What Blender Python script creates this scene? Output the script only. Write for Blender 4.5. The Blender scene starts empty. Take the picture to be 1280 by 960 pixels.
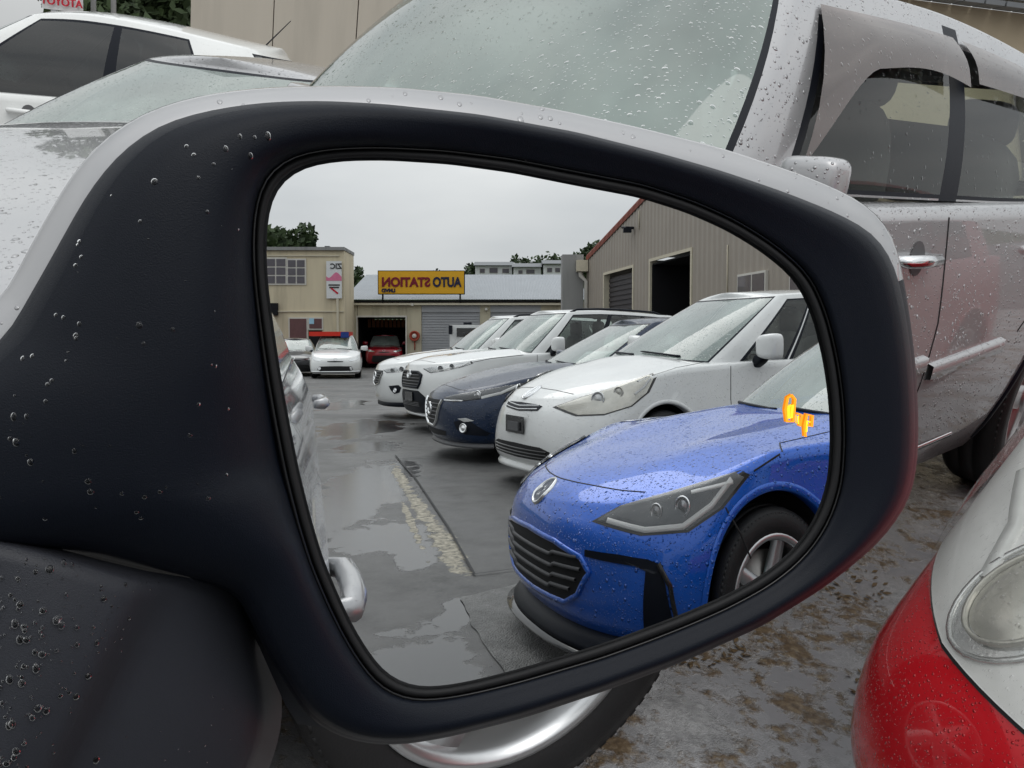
import bpy, bmesh, math, random
from mathutils import Vector, Matrix
from mathutils.bvhtree import BVHTree
random.seed(7)
rad = math.radians
sc = bpy.context.scene
COL = sc.collection

# ------------------------------------------------------------------ camera
FPX = 1150.0                      # focal length in pixels of a 1280 wide picture
PITCH, ROLL, CAM_Z = rad(17.0), rad(7.22), 1.34
MIR_A, MIR_T = rad(27.0), rad(8.03)        # heading and tilt of the wing mirror glass
fw = Vector((0, math.cos(PITCH), -math.sin(PITCH)))
up0 = Vector((0, math.sin(PITCH), math.cos(PITCH)))
rt0 = Vector((1, 0, 0))
RT = rt0*math.cos(ROLL) + up0*math.sin(ROLL)
UP = -rt0*math.sin(ROLL) + up0*math.cos(ROLL)
CAM = Vector((0, 0, CAM_Z))
cam = bpy.data.cameras.new('camera')
cam.sensor_width = 36.0
cam.lens = FPX/1280*36.0
cam.clip_start, cam.clip_end = 0.02, 3000
camo = bpy.data.objects.new('camera', cam)
COL.objects.link(camo)
camo.matrix_world = Matrix(((RT.x, UP.x, -fw.x, CAM.x), (RT.y, UP.y, -fw.y, CAM.y), (RT.z, UP.z, -fw.z, CAM.z), (0, 0, 0, 1)))
sc.camera = camo

# ------------------------------------------------------------------ sky, sun, exposure
SUN_EL, SUN_AZ = rad(58), rad(150)
w = bpy.data.worlds.new('World'); sc.world = w; w.use_nodes = True
nt = w.node_tree; nt.nodes.clear()
out = nt.nodes.new('ShaderNodeOutputWorld'); bg = nt.nodes.new('ShaderNodeBackground')
sky = nt.nodes.new('ShaderNodeTexSky'); sky.sky_type = 'NISHITA'; sky.sun_disc = False
sky.sun_elevation = SUN_EL; sky.sun_rotation = SUN_AZ; sky.air_density = 1.0; sky.dust_density = 3.0
hs = nt.nodes.new('ShaderNodeHueSaturation'); hs.inputs['Saturation'].default_value = 0.12
tc = nt.nodes.new('ShaderNodeTexCoord')
mp = nt.nodes.new('ShaderNodeMapping'); mp.inputs['Scale'].default_value = (1, 1, 3.2)
nz = nt.nodes.new('ShaderNodeTexNoise'); nz.inputs['Scale'].default_value = 2.3; nz.inputs['Detail'].default_value = 5
nz.inputs['Roughness'].default_value = 0.45
cr = nt.nodes.new('ShaderNodeValToRGB')
cr.color_ramp.elements[0].position = 0.30; cr.color_ramp.elements[0].color = (5.6, 5.95, 6.2, 1)
cr.color_ramp.elements[1].position = 0.70; cr.color_ramp.elements[1].color = (8.8, 8.95, 8.9, 1)
sep = nt.nodes.new('ShaderNodeSeparateXYZ')
mr = nt.nodes.new('ShaderNodeMapRange'); mr.inputs[1].default_value = 0.0; mr.inputs[2].default_value = 1.0
mr.inputs[3].default_value = 0.80; mr.inputs[4].default_value = 2.0
mul = nt.nodes.new('ShaderNodeMix'); mul.data_type = 'RGBA'; mul.blend_type = 'MULTIPLY'; mul.inputs[0].default_value = 1
mixs = nt.nodes.new('ShaderNodeMix'); mixs.data_type = 'RGBA'; mixs.inputs[0].default_value = 0.86
L = nt.links.new
L(sky.outputs[0], hs.inputs['Color']); L(tc.outputs['Generated'], mp.inputs[0]); L(mp.outputs[0], nz.inputs['Vector'])
L(nz.outputs[0], cr.inputs[0]); L(tc.outputs['Generated'], sep.inputs[0]); L(sep.outputs[2], mr.inputs[0])
L(cr.outputs[0], mul.inputs[6]); L(mr.outputs[0], mul.inputs[7])
L(hs.outputs[0], mixs.inputs[6]); L(mul.outputs[2], mixs.inputs[7]); L(mixs.outputs[2], bg.inputs[0])
bg.inputs[1].default_value = 0.1
L(bg.outputs[0], out.inputs[0])
sun = bpy.data.lights.new('sun', 'SUN'); sun.energy = 0.7; sun.angle = rad(40); sun.color = (1, 0.97, 0.93)
suno = bpy.data.objects.new('sun', sun); COL.objects.link(suno)
suno.rotation_euler = Vector((-math.sin(SUN_AZ)*math.cos(SUN_EL), -math.cos(SUN_AZ)*math.cos(SUN_EL), -math.sin(SUN_EL))).to_track_quat('-Z', 'Y').to_euler()
vs = sc.view_settings; vs.view_transform = 'Standard'; vs.look = 'None'; vs.exposure = 0.0; vs.gamma = 1.0; vs.use_curve_mapping = False
sc.cycles.max_bounces = 10; sc.cycles.transparent_max_bounces = 16; sc.cycles.glossy_bounces = 6
sc.cycles.use_denoising = True
sc.cycles.caustics_reflective = False; sc.cycles.caustics_refractive = False

# ------------------------------------------------------------------ picture geometry helpers
def ray(u, v): return RT*((u-640)/FPX) - UP*((v-480)/FPX) + fw
NRM = Vector((math.sin(MIR_A)*math.cos(MIR_T), -math.cos(MIR_A)*math.cos(MIR_T), math.sin(MIR_T)))
MIR = CAM + ray(690, 530)*0.30
def onmir(u, v, k=0.0):            # point of the plane k metres in front of the mirror glass
    d = ray(u, v); return CAM + d*((MIR + NRM*k - CAM).dot(NRM)/d.dot(NRM))
def ground(u, v, z=0.0):
    d = ray(u, v); return CAM + d*((z-CAM.z)/d.z)
def at(u, v, y):
    d = ray(u, v); return CAM + d*(y/d.y)
VC = CAM - NRM*(2*(CAM-MIR).dot(NRM))
def refl(d): return d - NRM*(2*d.dot(NRM))
vdep = refl(fw); vleft = refl(-RT)
VPITCH = math.asin(-vdep.z)
DEP = Vector((vdep.x, vdep.y, 0)).normalized()
LEFT = Vector((-DEP.y, DEP.x, 0))
if LEFT.dot(vleft) < 0: LEFT = -LEFT
RA = math.atan2(-DEP.x, DEP.y)     # rotation that turns +Y into DEP
# yard behind the camera, as seen in the mirror: X = right in the mirror picture, D = distance, z = up
def yard(X, D, z=0.0): return Vector((VC.x, VC.y, 0)) - LEFT*X + DEP*D + Vector((0, 0, z))
def vray(u, v):
    c, s = math.cos(VPITCH), math.sin(VPITCH); a, b = (u-640)/FPX, -(v-480)/FPX
    return Vector((a, c + b*s, b*c - s))
def ypix(u, v, D):                  # (X, D, z) at distance D behind mirror pixel u, v
    d = vray(u, v); return (d.x/d.y*D, D, VC.z + d.z/d.y*D)
def yground(u, v, z=0.0):
    d = vray(u, v); t = (z-VC.z)/d.z; return (d.x*t, d.y*t)

# ------------------------------------------------------------------ materials
MATS = {}
def base(name):
    m = bpy.data.materials.new(name); m.use_nodes = True
    return m, m.node_tree, m.node_tree.nodes['Principled BSDF']
def nd(nt, t, **k):
    n = nt.nodes.new(t)
    for a, b in k.items(): setattr(n, a, b)
    return n
def math_(nt, op, a, b=None, c=None):
    n = nd(nt, 'ShaderNodeMath', operation=op)
    for i, v in enumerate((a, b, c)):
        if v is None: continue
        if isinstance(v, (int, float)): n.inputs[i].default_value = v
        else: nt.links.new(v, n.inputs[i])
    return n.outputs[0]
def ramp(nt, fac, stops):
    r = nd(nt, 'ShaderNodeValToRGB'); e = r.color_ramp.elements
    while len(e) < len(stops): e.new(0.5)
    for i, (p, c) in enumerate(stops):
        e[i].position = p; e[i].color = (*c, 1) if not isinstance(c, (int, float)) else (c, c, c, 1)
    nt.links.new(fac, r.inputs[0]); return r.outputs[0]
def noise(nt, scale, detail=4, rough=0.55, coord='Object', vec=None):
    n = nd(nt, 'ShaderNodeTexNoise'); n.inputs['Scale'].default_value = scale
    n.inputs['Detail'].default_value = detail; n.inputs['Roughness'].default_value = rough
    if vec is None:
        vec = nd(nt, 'ShaderNodeTexCoord').outputs[coord]
    nt.links.new(vec, n.inputs['Vector']); return n.outputs[0]
def drops(nt, layers):              # height of rain beads, summed over (scale, fill, weight)
    co = nd(nt, 'ShaderNodeTexCoord').outputs['Object']
    tot = None
    for s, fill, wgt in layers:
        v = nd(nt, 'ShaderNodeTexVoronoi'); v.inputs['Scale'].default_value = s; nt.links.new(co, v.inputs['Vector'])
        sx = nd(nt, 'ShaderNodeSeparateColor'); nt.links.new(v.outputs['Color'], sx.inputs[0])
        r = math_(nt, 'MULTIPLY', math_(nt, 'SUBTRACT', sx.outputs[0], 1-fill), 0.42/max(fill, .01))
        q = math_(nt, 'DIVIDE', v.outputs['Distance'], math_(nt, 'MAXIMUM', r, 0.001))
        h = math_(nt, 'SQRT', math_(nt, 'MAXIMUM', math_(nt, 'SUBTRACT', 1.0, math_(nt, 'MULTIPLY', q, q)), 0.0))
        h = math_(nt, 'MULTIPLY', h, math_(nt, 'MULTIPLY', r, wgt))
        tot = h if tot is None else math_(nt, 'ADD', tot, h)
    return tot
def bump(nt, height, dist, strength=1.0):
    b = nd(nt, 'ShaderNodeBump'); b.inputs['Distance'].default_value = dist; b.inputs['Strength'].default_value = strength
    nt.links.new(height, b.inputs['Height']); return b.outputs[0]
def paint(name, col, rough=0.3, metal=0.0, flake=0.0, layers=((95, .45, 1.0), (210, .5, .5)), dd=0.012, coat=1.0):
    m, nt, p = base(name)
    p.inputs['Base Color'].default_value = (*col, 1); p.inputs['Roughness'].default_value = rough
    p.inputs['Specular IOR Level'].default_value = .25; p.inputs['Metallic'].default_value = metal; p.inputs['Coat Weight'].default_value = coat; p.inputs['Coat Roughness'].default_value = 0.03
    n = noise(nt, 3.0, 6)
    mx = nd(nt, 'ShaderNodeMix', data_type='RGBA'); mx.inputs[6].default_value = (*[c*.86 for c in col], 1); mx.inputs[7].default_value = (*[min(1, c*1.06) for c in col], 1)
    nt.links.new(n, mx.inputs[0]); nt.links.new(mx.outputs[2], p.inputs['Base Color'])
    if layers:
        b = bump(nt, drops(nt, layers), dd); nt.links.new(b, p.inputs['Coat Normal']); nt.links.new(b, p.inputs['Normal'])
    MATS[name] = m; return m
def plain(name, col, rough=0.5, metal=0.0, var=0.15, bs=0, bd=0.001, coat=0.0, ns=6.0, streak=False):
    m, nt, p = base(name)
    p.inputs['Roughness'].default_value = rough; p.inputs['Specular IOR Level'].default_value = .25; p.inputs['Metallic'].default_value = metal; p.inputs['Coat Weight'].default_value = coat
    vec = None
    if streak:                    # rain runs down walls
        mpn = nd(nt, 'ShaderNodeMapping'); mpn.inputs['Scale'].default_value = (1, 1, .10); nt.links.new(nd(nt, 'ShaderNodeTexCoord').outputs['Object'], mpn.inputs[0]); vec = mpn.outputs[0]
    n = noise(nt, ns, 6, .6, vec=vec)
    if streak: n = ramp(nt, n, [(.30, 0.0), (.50, .75), (.75, 1.0)])
    mx = nd(nt, 'ShaderNodeMix', data_type='RGBA'); mx.inputs[6].default_value = (*[c*(1-var) for c in col], 1); mx.inputs[7].default_value = (*[min(1, c*(1+var)) for c in col], 1)
    nt.links.new(n, mx.inputs[0]); nt.links.new(mx.outputs[2], p.inputs['Base Color'])
    if bs: nt.links.new(bump(nt, noise(nt, bs, 3), bd), p.inputs['Normal'])
    MATS[name] = m; return m
def glass(name, tint=(.62, .7, .67), haze=0.25, hazecol=(.55, .62, .6), layers=((80, .35, 1.0), (190, .4, .5)), dd=0.012, fk=1.6):
    m, nt, p = base(name); o = nt.nodes['Material Output']; nt.nodes.remove(p)
    tr = nd(nt, 'ShaderNodeBsdfTransparent'); tr.inputs[0].default_value = (*tint, 1)
    df = nd(nt, 'ShaderNodeBsdfDiffuse'); df.inputs[0].default_value = (*hazecol, 1)
    gl = nd(nt, 'ShaderNodeBsdfGlossy'); gl.inputs['Roughness'].default_value = 0.02
    fr = nd(nt, 'ShaderNodeFresnel'); fr.inputs[0].default_value = 1.55
    a = nd(nt, 'ShaderNodeMixShader'); b = nd(nt, 'ShaderNodeMixShader')
    hz = math_(nt, 'MULTIPLY', ramp(nt, noise(nt, 2.2, 4), [(.3, .6), (.7, 1.0)]), haze)
    if layers:
        hgt = drops(nt, layers); bb = bump(nt, hgt, dd)
        nt.links.new(bb, gl.inputs['Normal']); nt.links.new(bb, fr.inputs['Normal'])
    nt.links.new(hz, a.inputs[0]); nt.links.new(tr.outputs[0], a.inputs[1]); nt.links.new(df.outputs[0], a.inputs[2])
    nt.links.new(math_(nt, 'MINIMUM', math_(nt, 'MULTIPLY', fr.outputs[0], fk), 1.0), b.inputs[0])
    nt.links.new(a.outputs[0], b.inputs[1]); nt.links.new(gl.outputs[0], b.inputs[2]); nt.links.new(b.outputs[0], o.inputs[0])
    MATS[name] = m; return m
def emit(name, col, s):
    m, nt, p = base(name); p.inputs['Base Color'].default_value = (*col, 1)
    p.inputs['Emission Color'].default_value = (*col, 1); p.inputs['Emission Strength'].default_value = s; MATS[name] = m; return m

paint('paint_blue', (.003, .105, .56), .3, .25, layers=((52, .62, 1.0), (105, .6, .7), (210, .5, .4)), dd=.03)
paint('paint_white', (.78, .79, .78), .3, layers=((110, .3, .6),), dd=.006)
paint('paint_pearl', (.74, .75, .74), .3, layers=((70, .35, .8), (160, .4, .5)), dd=.012)
paint('paint_navy', (.003, .016, .05), .3, .1, layers=((50, .65, 1.0), (110, .6, .7)), dd=.03, coat=.6)
paint('paint_silver', (.44, .44, .45), .34, .55, layers=((62, .5, 1.0), (140, .5, .6)), dd=.022)
paint('paint_silver_wet', (.46, .48, .50), .35, .4, layers=((230, .9, 1.0), (130, .7, .9), (380, .8, .5)), dd=.014)
paint('paint_silver_plain', (.40, .40, .41), .36, .5, layers=((330, .3, .4),), dd=.004)
paint('paint_red', (.58, .012, .02), .25, .1, layers=((140, .6, 1.0), (260, .5, .6)))
paint('paint_maroon', (.16, .008, .014), .3, .1, layers=None)
paint('paint_dark', (.03, .03, .035), .3, .1, layers=None)
plain('black_plastic', (.0045, .0065, .012), .46, bs=2600, bd=.00012)
MATS['black_plastic'].node_tree.nodes['Principled BSDF'].inputs['Specular IOR Level'].default_value = .2
plain('black_gloss', (.012, .012, .013), .15, coat=.6)
plain('black_rubber', (.016, .016, .017), .6)
plain('tyre_rubber', (.018, .018, .019), .5, bs=160, bd=.001)
plain('grey_plastic', (.10, .10, .105), .45)
plain('chrome', (.75, .76, .77), .12, 1.0, var=.03)
plain('alloy', (.55, .56, .57), .28, .85, var=.06)
plain('dark_alloy', (.12, .12, .125), .35, .6)
plain('disc_metal', (.25, .24, .23), .35, .9)
plain('caliper_green', (.06, .25, .23), .5)
plain('interior_dark', (.035, .035, .037), .7)
plain('interior_grey', (.16, .155, .15), .75)
plain('lamp_reflector', (.62, .63, .63), .18, .75, var=.1, ns=14)
plain('lamp_dark', (.11, .115, .12), .2, .4, var=.2, ns=14)
plain('lamp_white', (.82, .83, .82), .25, .1)
plain('lamp_pearl', (.55, .54, .49), .2, .5, var=.3, ns=11)
glass('windscreen_glass', (.55, .63, .6), .42, (.58, .70, .65), layers=((60, .4, 1.0), (130, .45, .6)), dd=.02)
glass('side_glass', (.78, .84, .81), .04, (.4, .44, .43), layers=((70, .25, .8),), dd=.008, fk=.9)
glass('dark_glass', (.12, .13, .13), .12, (.09, .095, .10), layers=None)
glass('lamp_glass', (1, 1, 1), .01, (.7, .7, .68), layers=((120, .35, .6),), dd=.006, fk=.75)
glass('lamp_glass_old', (1, 1, .985), .05, (.90, .89, .85), layers=((95, .5, 1.0), (220, .5, .5)), dd=.02, fk=.7)
plain('lamp_bright', (.92, .92, .90), .3, .0, var=.12, ns=9)
glass('visor_plastic', (.34, .29, .28), .55, (.25, .215, .205), layers=((75, .45, 1.0),), fk=1.1)
m, nt_, p_ = base('water_bead'); p_.inputs['Transmission Weight'].default_value = 1; p_.inputs['IOR'].default_value = 1.33; p_.inputs['Roughness'].default_value = .01; MATS['water_bead'] = m

# ------------------------------------------------------------------ mesh helpers
def mk(name, verts, faces, mat, parent=None, smooth=True, mi=None):
    me = bpy.data.meshes.new(name); me.from_pydata([tuple(v) for v in verts], [], faces)
    for m in (mat if isinstance(mat, (list, tuple)) else [mat]): me.materials.append(MATS[m] if isinstance(m, str) else m)
    me.polygons.foreach_set('use_smooth', [smooth]*len(faces))
    if mi: me.polygons.foreach_set('material_index', mi)
    me.update()
    o = bpy.data.objects.new(name, me); COL.objects.link(o)
    if parent: o.parent = parent
    return o
def empty(name, loc=(0, 0, 0), rz=0.0, label=None, cat=None, group=None):
    o = bpy.data.objects.new(name, None); COL.objects.link(o); o.location = loc; o.rotation_euler = (0, 0, rz)
    o.empty_display_size = .1
    if label: tag(o, label, cat, group)
    return o
def tag(o, label, cat, group=None, kind=None):
    if label: o['label'] = label
    if cat: o['category'] = cat
    if group: o['group'] = group
    if kind: o['kind'] = kind
    return o
def struct(o, label=None):
    o['kind'] = 'structure'
    if label: o['label'] = label
    return o
def boxv(x0, x1, y0, y1, z0, z1):
    return [(x0,y0,z0),(x1,y0,z0),(x1,y1,z0),(x0,y1,z0),(x0,y0,z1),(x1,y0,z1),(x1,y1,z1),(x0,y1,z1)], [(0,3,2,1),(4,5,6,7),(0,1,5,4),(1,2,6,5),(2,3,7,6),(3,0,4,7)]
class MB:
    def __init__(s): s.v = []; s.f = []
    def add(s, v, f):
        n = len(s.v); s.v += [tuple(p) for p in v]; s.f += [tuple(i+n for i in q) for q in f]; return s
    def box(s, *a): return s.add(*boxv(*a))
    def tube(s, pts, r, k=8, caps=True):
        pts = [Vector(p) for p in pts]; R = r if isinstance(r, (list, tuple)) else [r]*len(pts); V = []; F = []
        for i, p in enumerate(pts):
            t = (pts[min(i+1, len(pts)-1)]-pts[max(i-1, 0)]).normalized()
            a = t.orthogonal().normalized() if i == 0 else (a - t*a.dot(t)).normalized()
            b = t.cross(a)
            for j in range(k):
                q = 2*math.pi*j/k; V.append(p + (a*math.cos(q) + b*math.sin(q))*R[i])
        for i in range(len(pts)-1):
            for j in range(k): F.append((i*k+j, i*k+(j+1) % k, (i+1)*k+(j+1) % k, (i+1)*k+j))
        if caps: F.append(tuple(range(k-1, -1, -1))); F.append(tuple((len(pts)-1)*k+j for j in range(k)))
        return s.add(V, F)
    def grid(s, rows, closed=False):
        V = [p for r in rows for p in r]; k = len(rows[0]); F = []
        for i in range(len(rows)-1):
            for j in range(k if closed else k-1): F.append((i*k+j, i*k+(j+1) % k, (i+1)*k+(j+1) % k, (i+1)*k+j))
        return s.add(V, F)
    def lathe(s, prof, k=32, axis='y', c=(0, 0, 0)):     # prof: (radius, along axis)
        rows = []
        for r, h in prof:
            row = []
            for j in range(k):
                q = 2*math.pi*j/k
                p = (r*math.cos(q), h, r*math.sin(q)) if axis == 'y' else ((r*math.cos(q), r*math.sin(q), h) if axis == 'z' else (h, r*math.cos(q), r*math.sin(q)))
                row.append((p[0]+c[0], p[1]+c[1], p[2]+c[2]))
            rows.append(row)
        return s.grid(rows, True)
    def sup(s, c, r, e1=.6, e2=.6, n=12, m=20, fn=None):   # superellipsoid
        f = lambda a, e: math.copysign(abs(a)**e, a)
        rows = []
        for i in range(n+1):
            p = -math.pi/2 + math.pi*i/n; row = []
            for j in range(m):
                q = 2*math.pi*j/m
                v = Vector((f(math.cos(p), e1)*f(math.cos(q), e2)*r[0], f(math.cos(p), e1)*f(math.sin(q), e2)*r[1], f(math.sin(p), e1)*r[2]))
                if fn: v = fn(v)
                row.append(v + Vector(c))
            rows.append(row)
        return s.grid(rows, True)
    def xf(s, M): s.v = [tuple(M @ Vector(p)) for p in s.v]; return s
    def out(s, name, mat, parent=None, smooth=True): return mk(name, s.v, s.f, mat, parent, smooth)
def interp(tab, x):                  # smooth curve through (x, value) pairs, x ascending
    if isinstance(tab, (int, float)): return tab
    if x <= tab[0][0]: return tab[0][1]
    if x >= tab[-1][0]: return tab[-1][1]
    n = len(tab)
    for i in range(n-1):
        if tab[i][0] <= x <= tab[i+1][0]: break
    def sl(k):
        if k == 0 or k == n-1:
            a, b = (0, 1) if k == 0 else (n-2, n-1); return (tab[b][1]-tab[a][1])/(tab[b][0]-tab[a][0])
        d0 = (tab[k][1]-tab[k-1][1])/(tab[k][0]-tab[k-1][0]); d1 = (tab[k+1][1]-tab[k][1])/(tab[k+1][0]-tab[k][0])
        return 0 if d0*d1 <= 0 else 2*d0*d1/(d0+d1)
    h = tab[i+1][0]-tab[i][0]; t = (x-tab[i][0])/h
    return (2*t**3-3*t*t+1)*tab[i][1] + (t**3-2*t*t+t)*h*sl(i) + (-2*t**3+3*t*t)*tab[i+1][1] + (t**3-t*t)*h*sl(i+1)
def text_mesh(name, body, size, mat, parent, M, ext=.01, bold=.0, wid=None):
    cu = bpy.data.curves.new(name, 'FONT'); cu.body = body; cu.size = size; cu.extrude = ext; cu.align_x = 'CENTER'; cu.align_y = 'CENTER'; cu.offset = bold
    o = bpy.data.objects.new(name, cu); COL.objects.link(o)
    bpy.context.view_layer.update()
    me = bpy.data.meshes.new_from_object(o.evaluated_get(bpy.context.evaluated_depsgraph_get()))
    bpy.data.objects.remove(o); me.materials.clear(); me.materials.append(MATS[mat])
    if wid:
        xs = [v.co.x for v in me.vertices]; ys = [v.co.y for v in me.vertices]
        me.transform(Matrix.Diagonal((wid/(max(xs)-min(xs)), size/(max(ys)-min(ys)), 1, 1)) @ Matrix.Translation((-(max(xs)+min(xs))/2, -(max(ys)+min(ys))/2, 0)))
    me.transform(M)
    r = bpy.data.objects.new(name, me); COL.objects.link(r); r.parent = parent; return r

# ------------------------------------------------------------------ cars
def catmull(rows, sub):
    n = len(rows); res = []
    for i in range(n-1):
        p0, p1, p2, p3 = rows[max(i-1, 0)], rows[i], rows[i+1], rows[min(i+2, n-1)]
        for s in range(sub):
            t = s/sub
            res.append([b + (c-a)*(.5*t) + (a*2-b*5+c*4-d)*(.5*t*t) + (b*3-a-c*3+d)*(.5*t*t*t) for a, b, c, d in zip(p0, p1, p2, p3)])
    res.append(rows[-1]); return res
def mirror_y(v, f):
    return [(p[0], -p[1], p[2]) for p in v], [tuple(reversed(q)) for q in f]
class Car:
    def __init__(s, name, spec, label, cat='car', group=None, detail=1.0):
        s.sp = spec; s.root = empty(name, label=label, cat=cat, group=group); s.k = detail; s.lower(); s.upper()
    # ---- sheet metal below the windows
    def lower(s):
        sp = s.sp; L = sp['L']; nn, ns, nr = int(30*s.k), int(66*s.k), int(14*s.k)
        def outline(lv):
            zt, xf, wd, a, n = lv; xr, ar = sp.get('xr', .08), sp.get('ar', .45); pts = []
            def P(x, y): pts.append(Vector((-x, y, interp(zt, x))))
            for i in range(nn):
                q = math.pi/2*i/nn; P(xf + a*(1-math.cos(q)**(2/n)), wd*math.sin(q)**(2/n))
            x0, x1 = xf+a, L-xr-ar
            for i in range(ns):
                x = x0+(x1-x0)*i/ns; t = (x-(x0+x1)/2)/(x1-x0)*2; P(x, wd*(1+.012*(1-t*t)))
            for i in range(nr+1):
                q = math.pi/2*(1-i/nr); P(L-xr-ar*(1-math.cos(q)**(2/3)), wd*math.sin(q)**(2/3) if i < nr else 0)
            return pts
        rows = catmull([outline(l) for l in sp['levels']], 6)
        nl = len(rows)
        top = rows[-1]; ph = sp.get('hood_pow', 2.6); k = 11
        for j in range(1, k+1):
            t = 1-j/k
            row = []
            for p in top:
                zc = interp(sp['hood'], -p.x)
                crease = 0
                if 'crease' in sp:
                    cy, ch, cw = sp['crease']; fade = min(1, max(0, (-p.x-.25)/.5))
                    crease = ch*math.exp(-((p.y*t-cy*(.75+.25*min(1, -p.x/1.2)))/cw)**2)*fade
                row.append(Vector((p.x, p.y*t, p.z + (zc-p.z)*(1-t**ph) + crease)))
            rows.append(row)
        m = len(top); V = [p for r in rows for p in r]; F = []
        gx0, gx1, gw = sp['gh'][0]+.10, sp['gh'][3]-.12, sp['gh'][2]-.05
        wheels = [(sp['wx'], sp['wz'], sp['wa']), (sp['wx']+sp['wb'], sp['wz'], sp['wa'])]
        s.full = BVHTree.FromPolygons(*self_both(V, rows, m))
        snap = {}
        for i in range(len(rows)-1):
            for j in range(m-1):
                q = (i*m+j, i*m+j+1, (i+1)*m+j+1, (i+1)*m+j)
                c = (V[q[0]]+V[q[1]]+V[q[2]]+V[q[3]])/4
                if i >= nl-1 and gx0 + sp['gh'][1]*(c.y/gw)**2*.9 < -c.x < gx1 and c.y < gw: continue
                cut = False
                if i < nl-1 and c.y > .5:
                    for wx, wz, wa in wheels:
                        if (-c.x-wx)**2+(c.z-wz)**2 < wa*wa and c.y > .5: cut = True
                if cut:
                    for a in q: snap[a] = 1
                    continue
                F.append(q)
        used = set(a for q in F for a in q)
        for a in snap:
            if a in used:
                p = V[a]
                for wx, wz, wa in wheels:
                    d = Vector((-p.x-wx, p.z-wz)); r = d.length
                    if abs(r-wa) < .06: d = d/r*wa; V[a] = Vector((-(wx+d.x), p.y, wz+d.y))
        bm = bmesh.new()
        for side in (1, -1):
            vs_ = {}
            for a in used: vs_[a] = bm.verts.new((V[a].x, V[a].y*side, V[a].z))
            for q in F:
                try: bm.faces.new([vs_[a] for a in (q if side < 0 else q[::-1])])
                except ValueError: pass
        bmesh.ops.remove_doubles(bm, verts=bm.verts, dist=2e-4)
        bmesh.ops.recalc_face_normals(bm, faces=bm.faces)
        me = bpy.data.meshes.new('body'); bm.to_mesh(me); bm.free()
        me.materials.append(MATS[sp['paint']]); me.polygons.foreach_set('use_smooth', [True]*len(me.polygons))
        s.body = bpy.data.objects.new('body', me); COL.objects.link(s.body); s.body.parent = s.root
        # arch lips, liners, underfloor
        for wx, wz, wa in wheels:
            for sd in (1, -1):
                lip = []; liner = []
                for i in range(41):
                    q = rad(-12+204*i/40); cx, cz = math.cos(q), math.sin(q); col = []
                    for r, dy in ((wa+.028, .001), (wa+.022, .008), (wa+.004, .009), (wa-.004, .0), (wa-.004, -.07)):
                        h = s.full.ray_cast(Vector((-(wx+cx*(wa+.02)), 3, max(.16, wz+cz*(wa+.02)))), Vector((0, -1, 0)))
                        y = h[0].y if h[0] else s.sp['levels'][2][2]
                        col.append((-(wx+cx*r), (y+dy)*sd, wz+cz*r))
                    lip.append(col)
                    liner.append([(-(wx+cx*(wa+.0)), (y-.02)*sd, wz+cz*wa), (-(wx+cx*wa), (y-.34)*sd, wz+cz*wa), (-(wx), (y-.34)*sd, wz)])
                MB().grid(lip).out('wheel_arch', sp.get('arch', sp['paint']), s.root)
                MB().grid(liner).out('arch_liner', 'black_rubber', s.root)
        MB().box(-L+.3, -.25, -.62, .62, .20, .26).out('underfloor', 'black_rubber', s.root, False)
    # ---- roof, pillars and windows
    def gp(s, U, v, off=0.0):
        xc, ag, wb, xr, ar, xt, at_, wt, xtr, atr = s.sp['gh']; n = s.sp.get('ghn', 2.7); e = 2/n
        def pt(U, top):
            xf, a, wd, xe, ae = (xt, at_, wt, xtr, atr) if top else (xc, ag, wb, xr, ar)
            if U <= 1:
                q = U*math.pi/2; x = xf+a*(1-max(0, math.cos(q))**e); y = wd*math.sin(q)**e
            elif U <= 2:
                t = U-1
                if not top: t += s.sp.get('skew', 0)*4*t*(1-t)
                x = xf+a+(xe-ae-xf-a)*t; y = wd*(1+.02*(1-(2*U-3)**2))
            else:
                q = (3-U)*math.pi/2; x = xe-ae*(1-max(0, math.cos(q))**e); y = wd*max(0, math.sin(q))**e
            z = interp(s.sp['roof'], x) if top else interp(s.sp['belt'], x)
            return Vector((-x, y, z))
        a, b = pt(U, 0), pt(U, 1); p = a.lerp(b, v)
        bl = 4*v*(1-v)*s.sp.get('bulge', .03); q = min(1, max(0, U-.55)/.3) if U < 2 else max(0, 1-(U-2)/.3)
        p.y += bl*q; p.x += bl*.7*(1-q) if U < 1 else 0; p.z += bl*.3
        if off:
            d = 1e-3
            nrm = (s.gp(min(3, U+d), v)-s.gp(max(0, U-d), v)).cross(s.gp(U, min(1, v+d))-s.gp(U, max(0, v-d))).normalized()
            p = p + nrm*off
        return p
    def upper(s):
        sp = s.sp; UA = sp.get('UA', .80); g = .02
        wins = [(0, UA, .02, .96, 'ws')] + [(a, b, sp.get('wv0', .03), sp.get('wv1', .90), 'sw') for a, b in sp['wins']] + [(2.35, 3, .05, .9, 'rw')]
        us = set([0, 3, 1, 2]); vv = set([0, 1])
        for a, b, c, d, k in wins:
            gu = .03 if k != 'sw' else .014
            for t in (a-gu if a > 0 else 0, a, b, min(3, b+gu)): us.add(round(t, 4))
            for t in (c-.02, c, d, d+.03): vv.add(round(max(0, t), 4))
        def fill(S, step):
            S = sorted(S); o = []
            for a, b in zip(S, S[1:]):
                k = max(1, int(math.ceil((b-a)/step)))
                o += [a+(b-a)*i/k for i in range(k)]
            return o+[S[-1]]
        us = fill(us, .05); vv = fill(vv, .12)
        rows = [[s.gp(U, v) for U in us] for v in vv]
        top = rows[-1]; nv = len(rows); m = len(us)
        for j in range(1, 9):
            t = 1-j/8; rows.append([Vector((p.x*1.0, p.y*t, p.z+sp.get('crown', .05)*(1-t**2.2))) for p in top])
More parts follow.
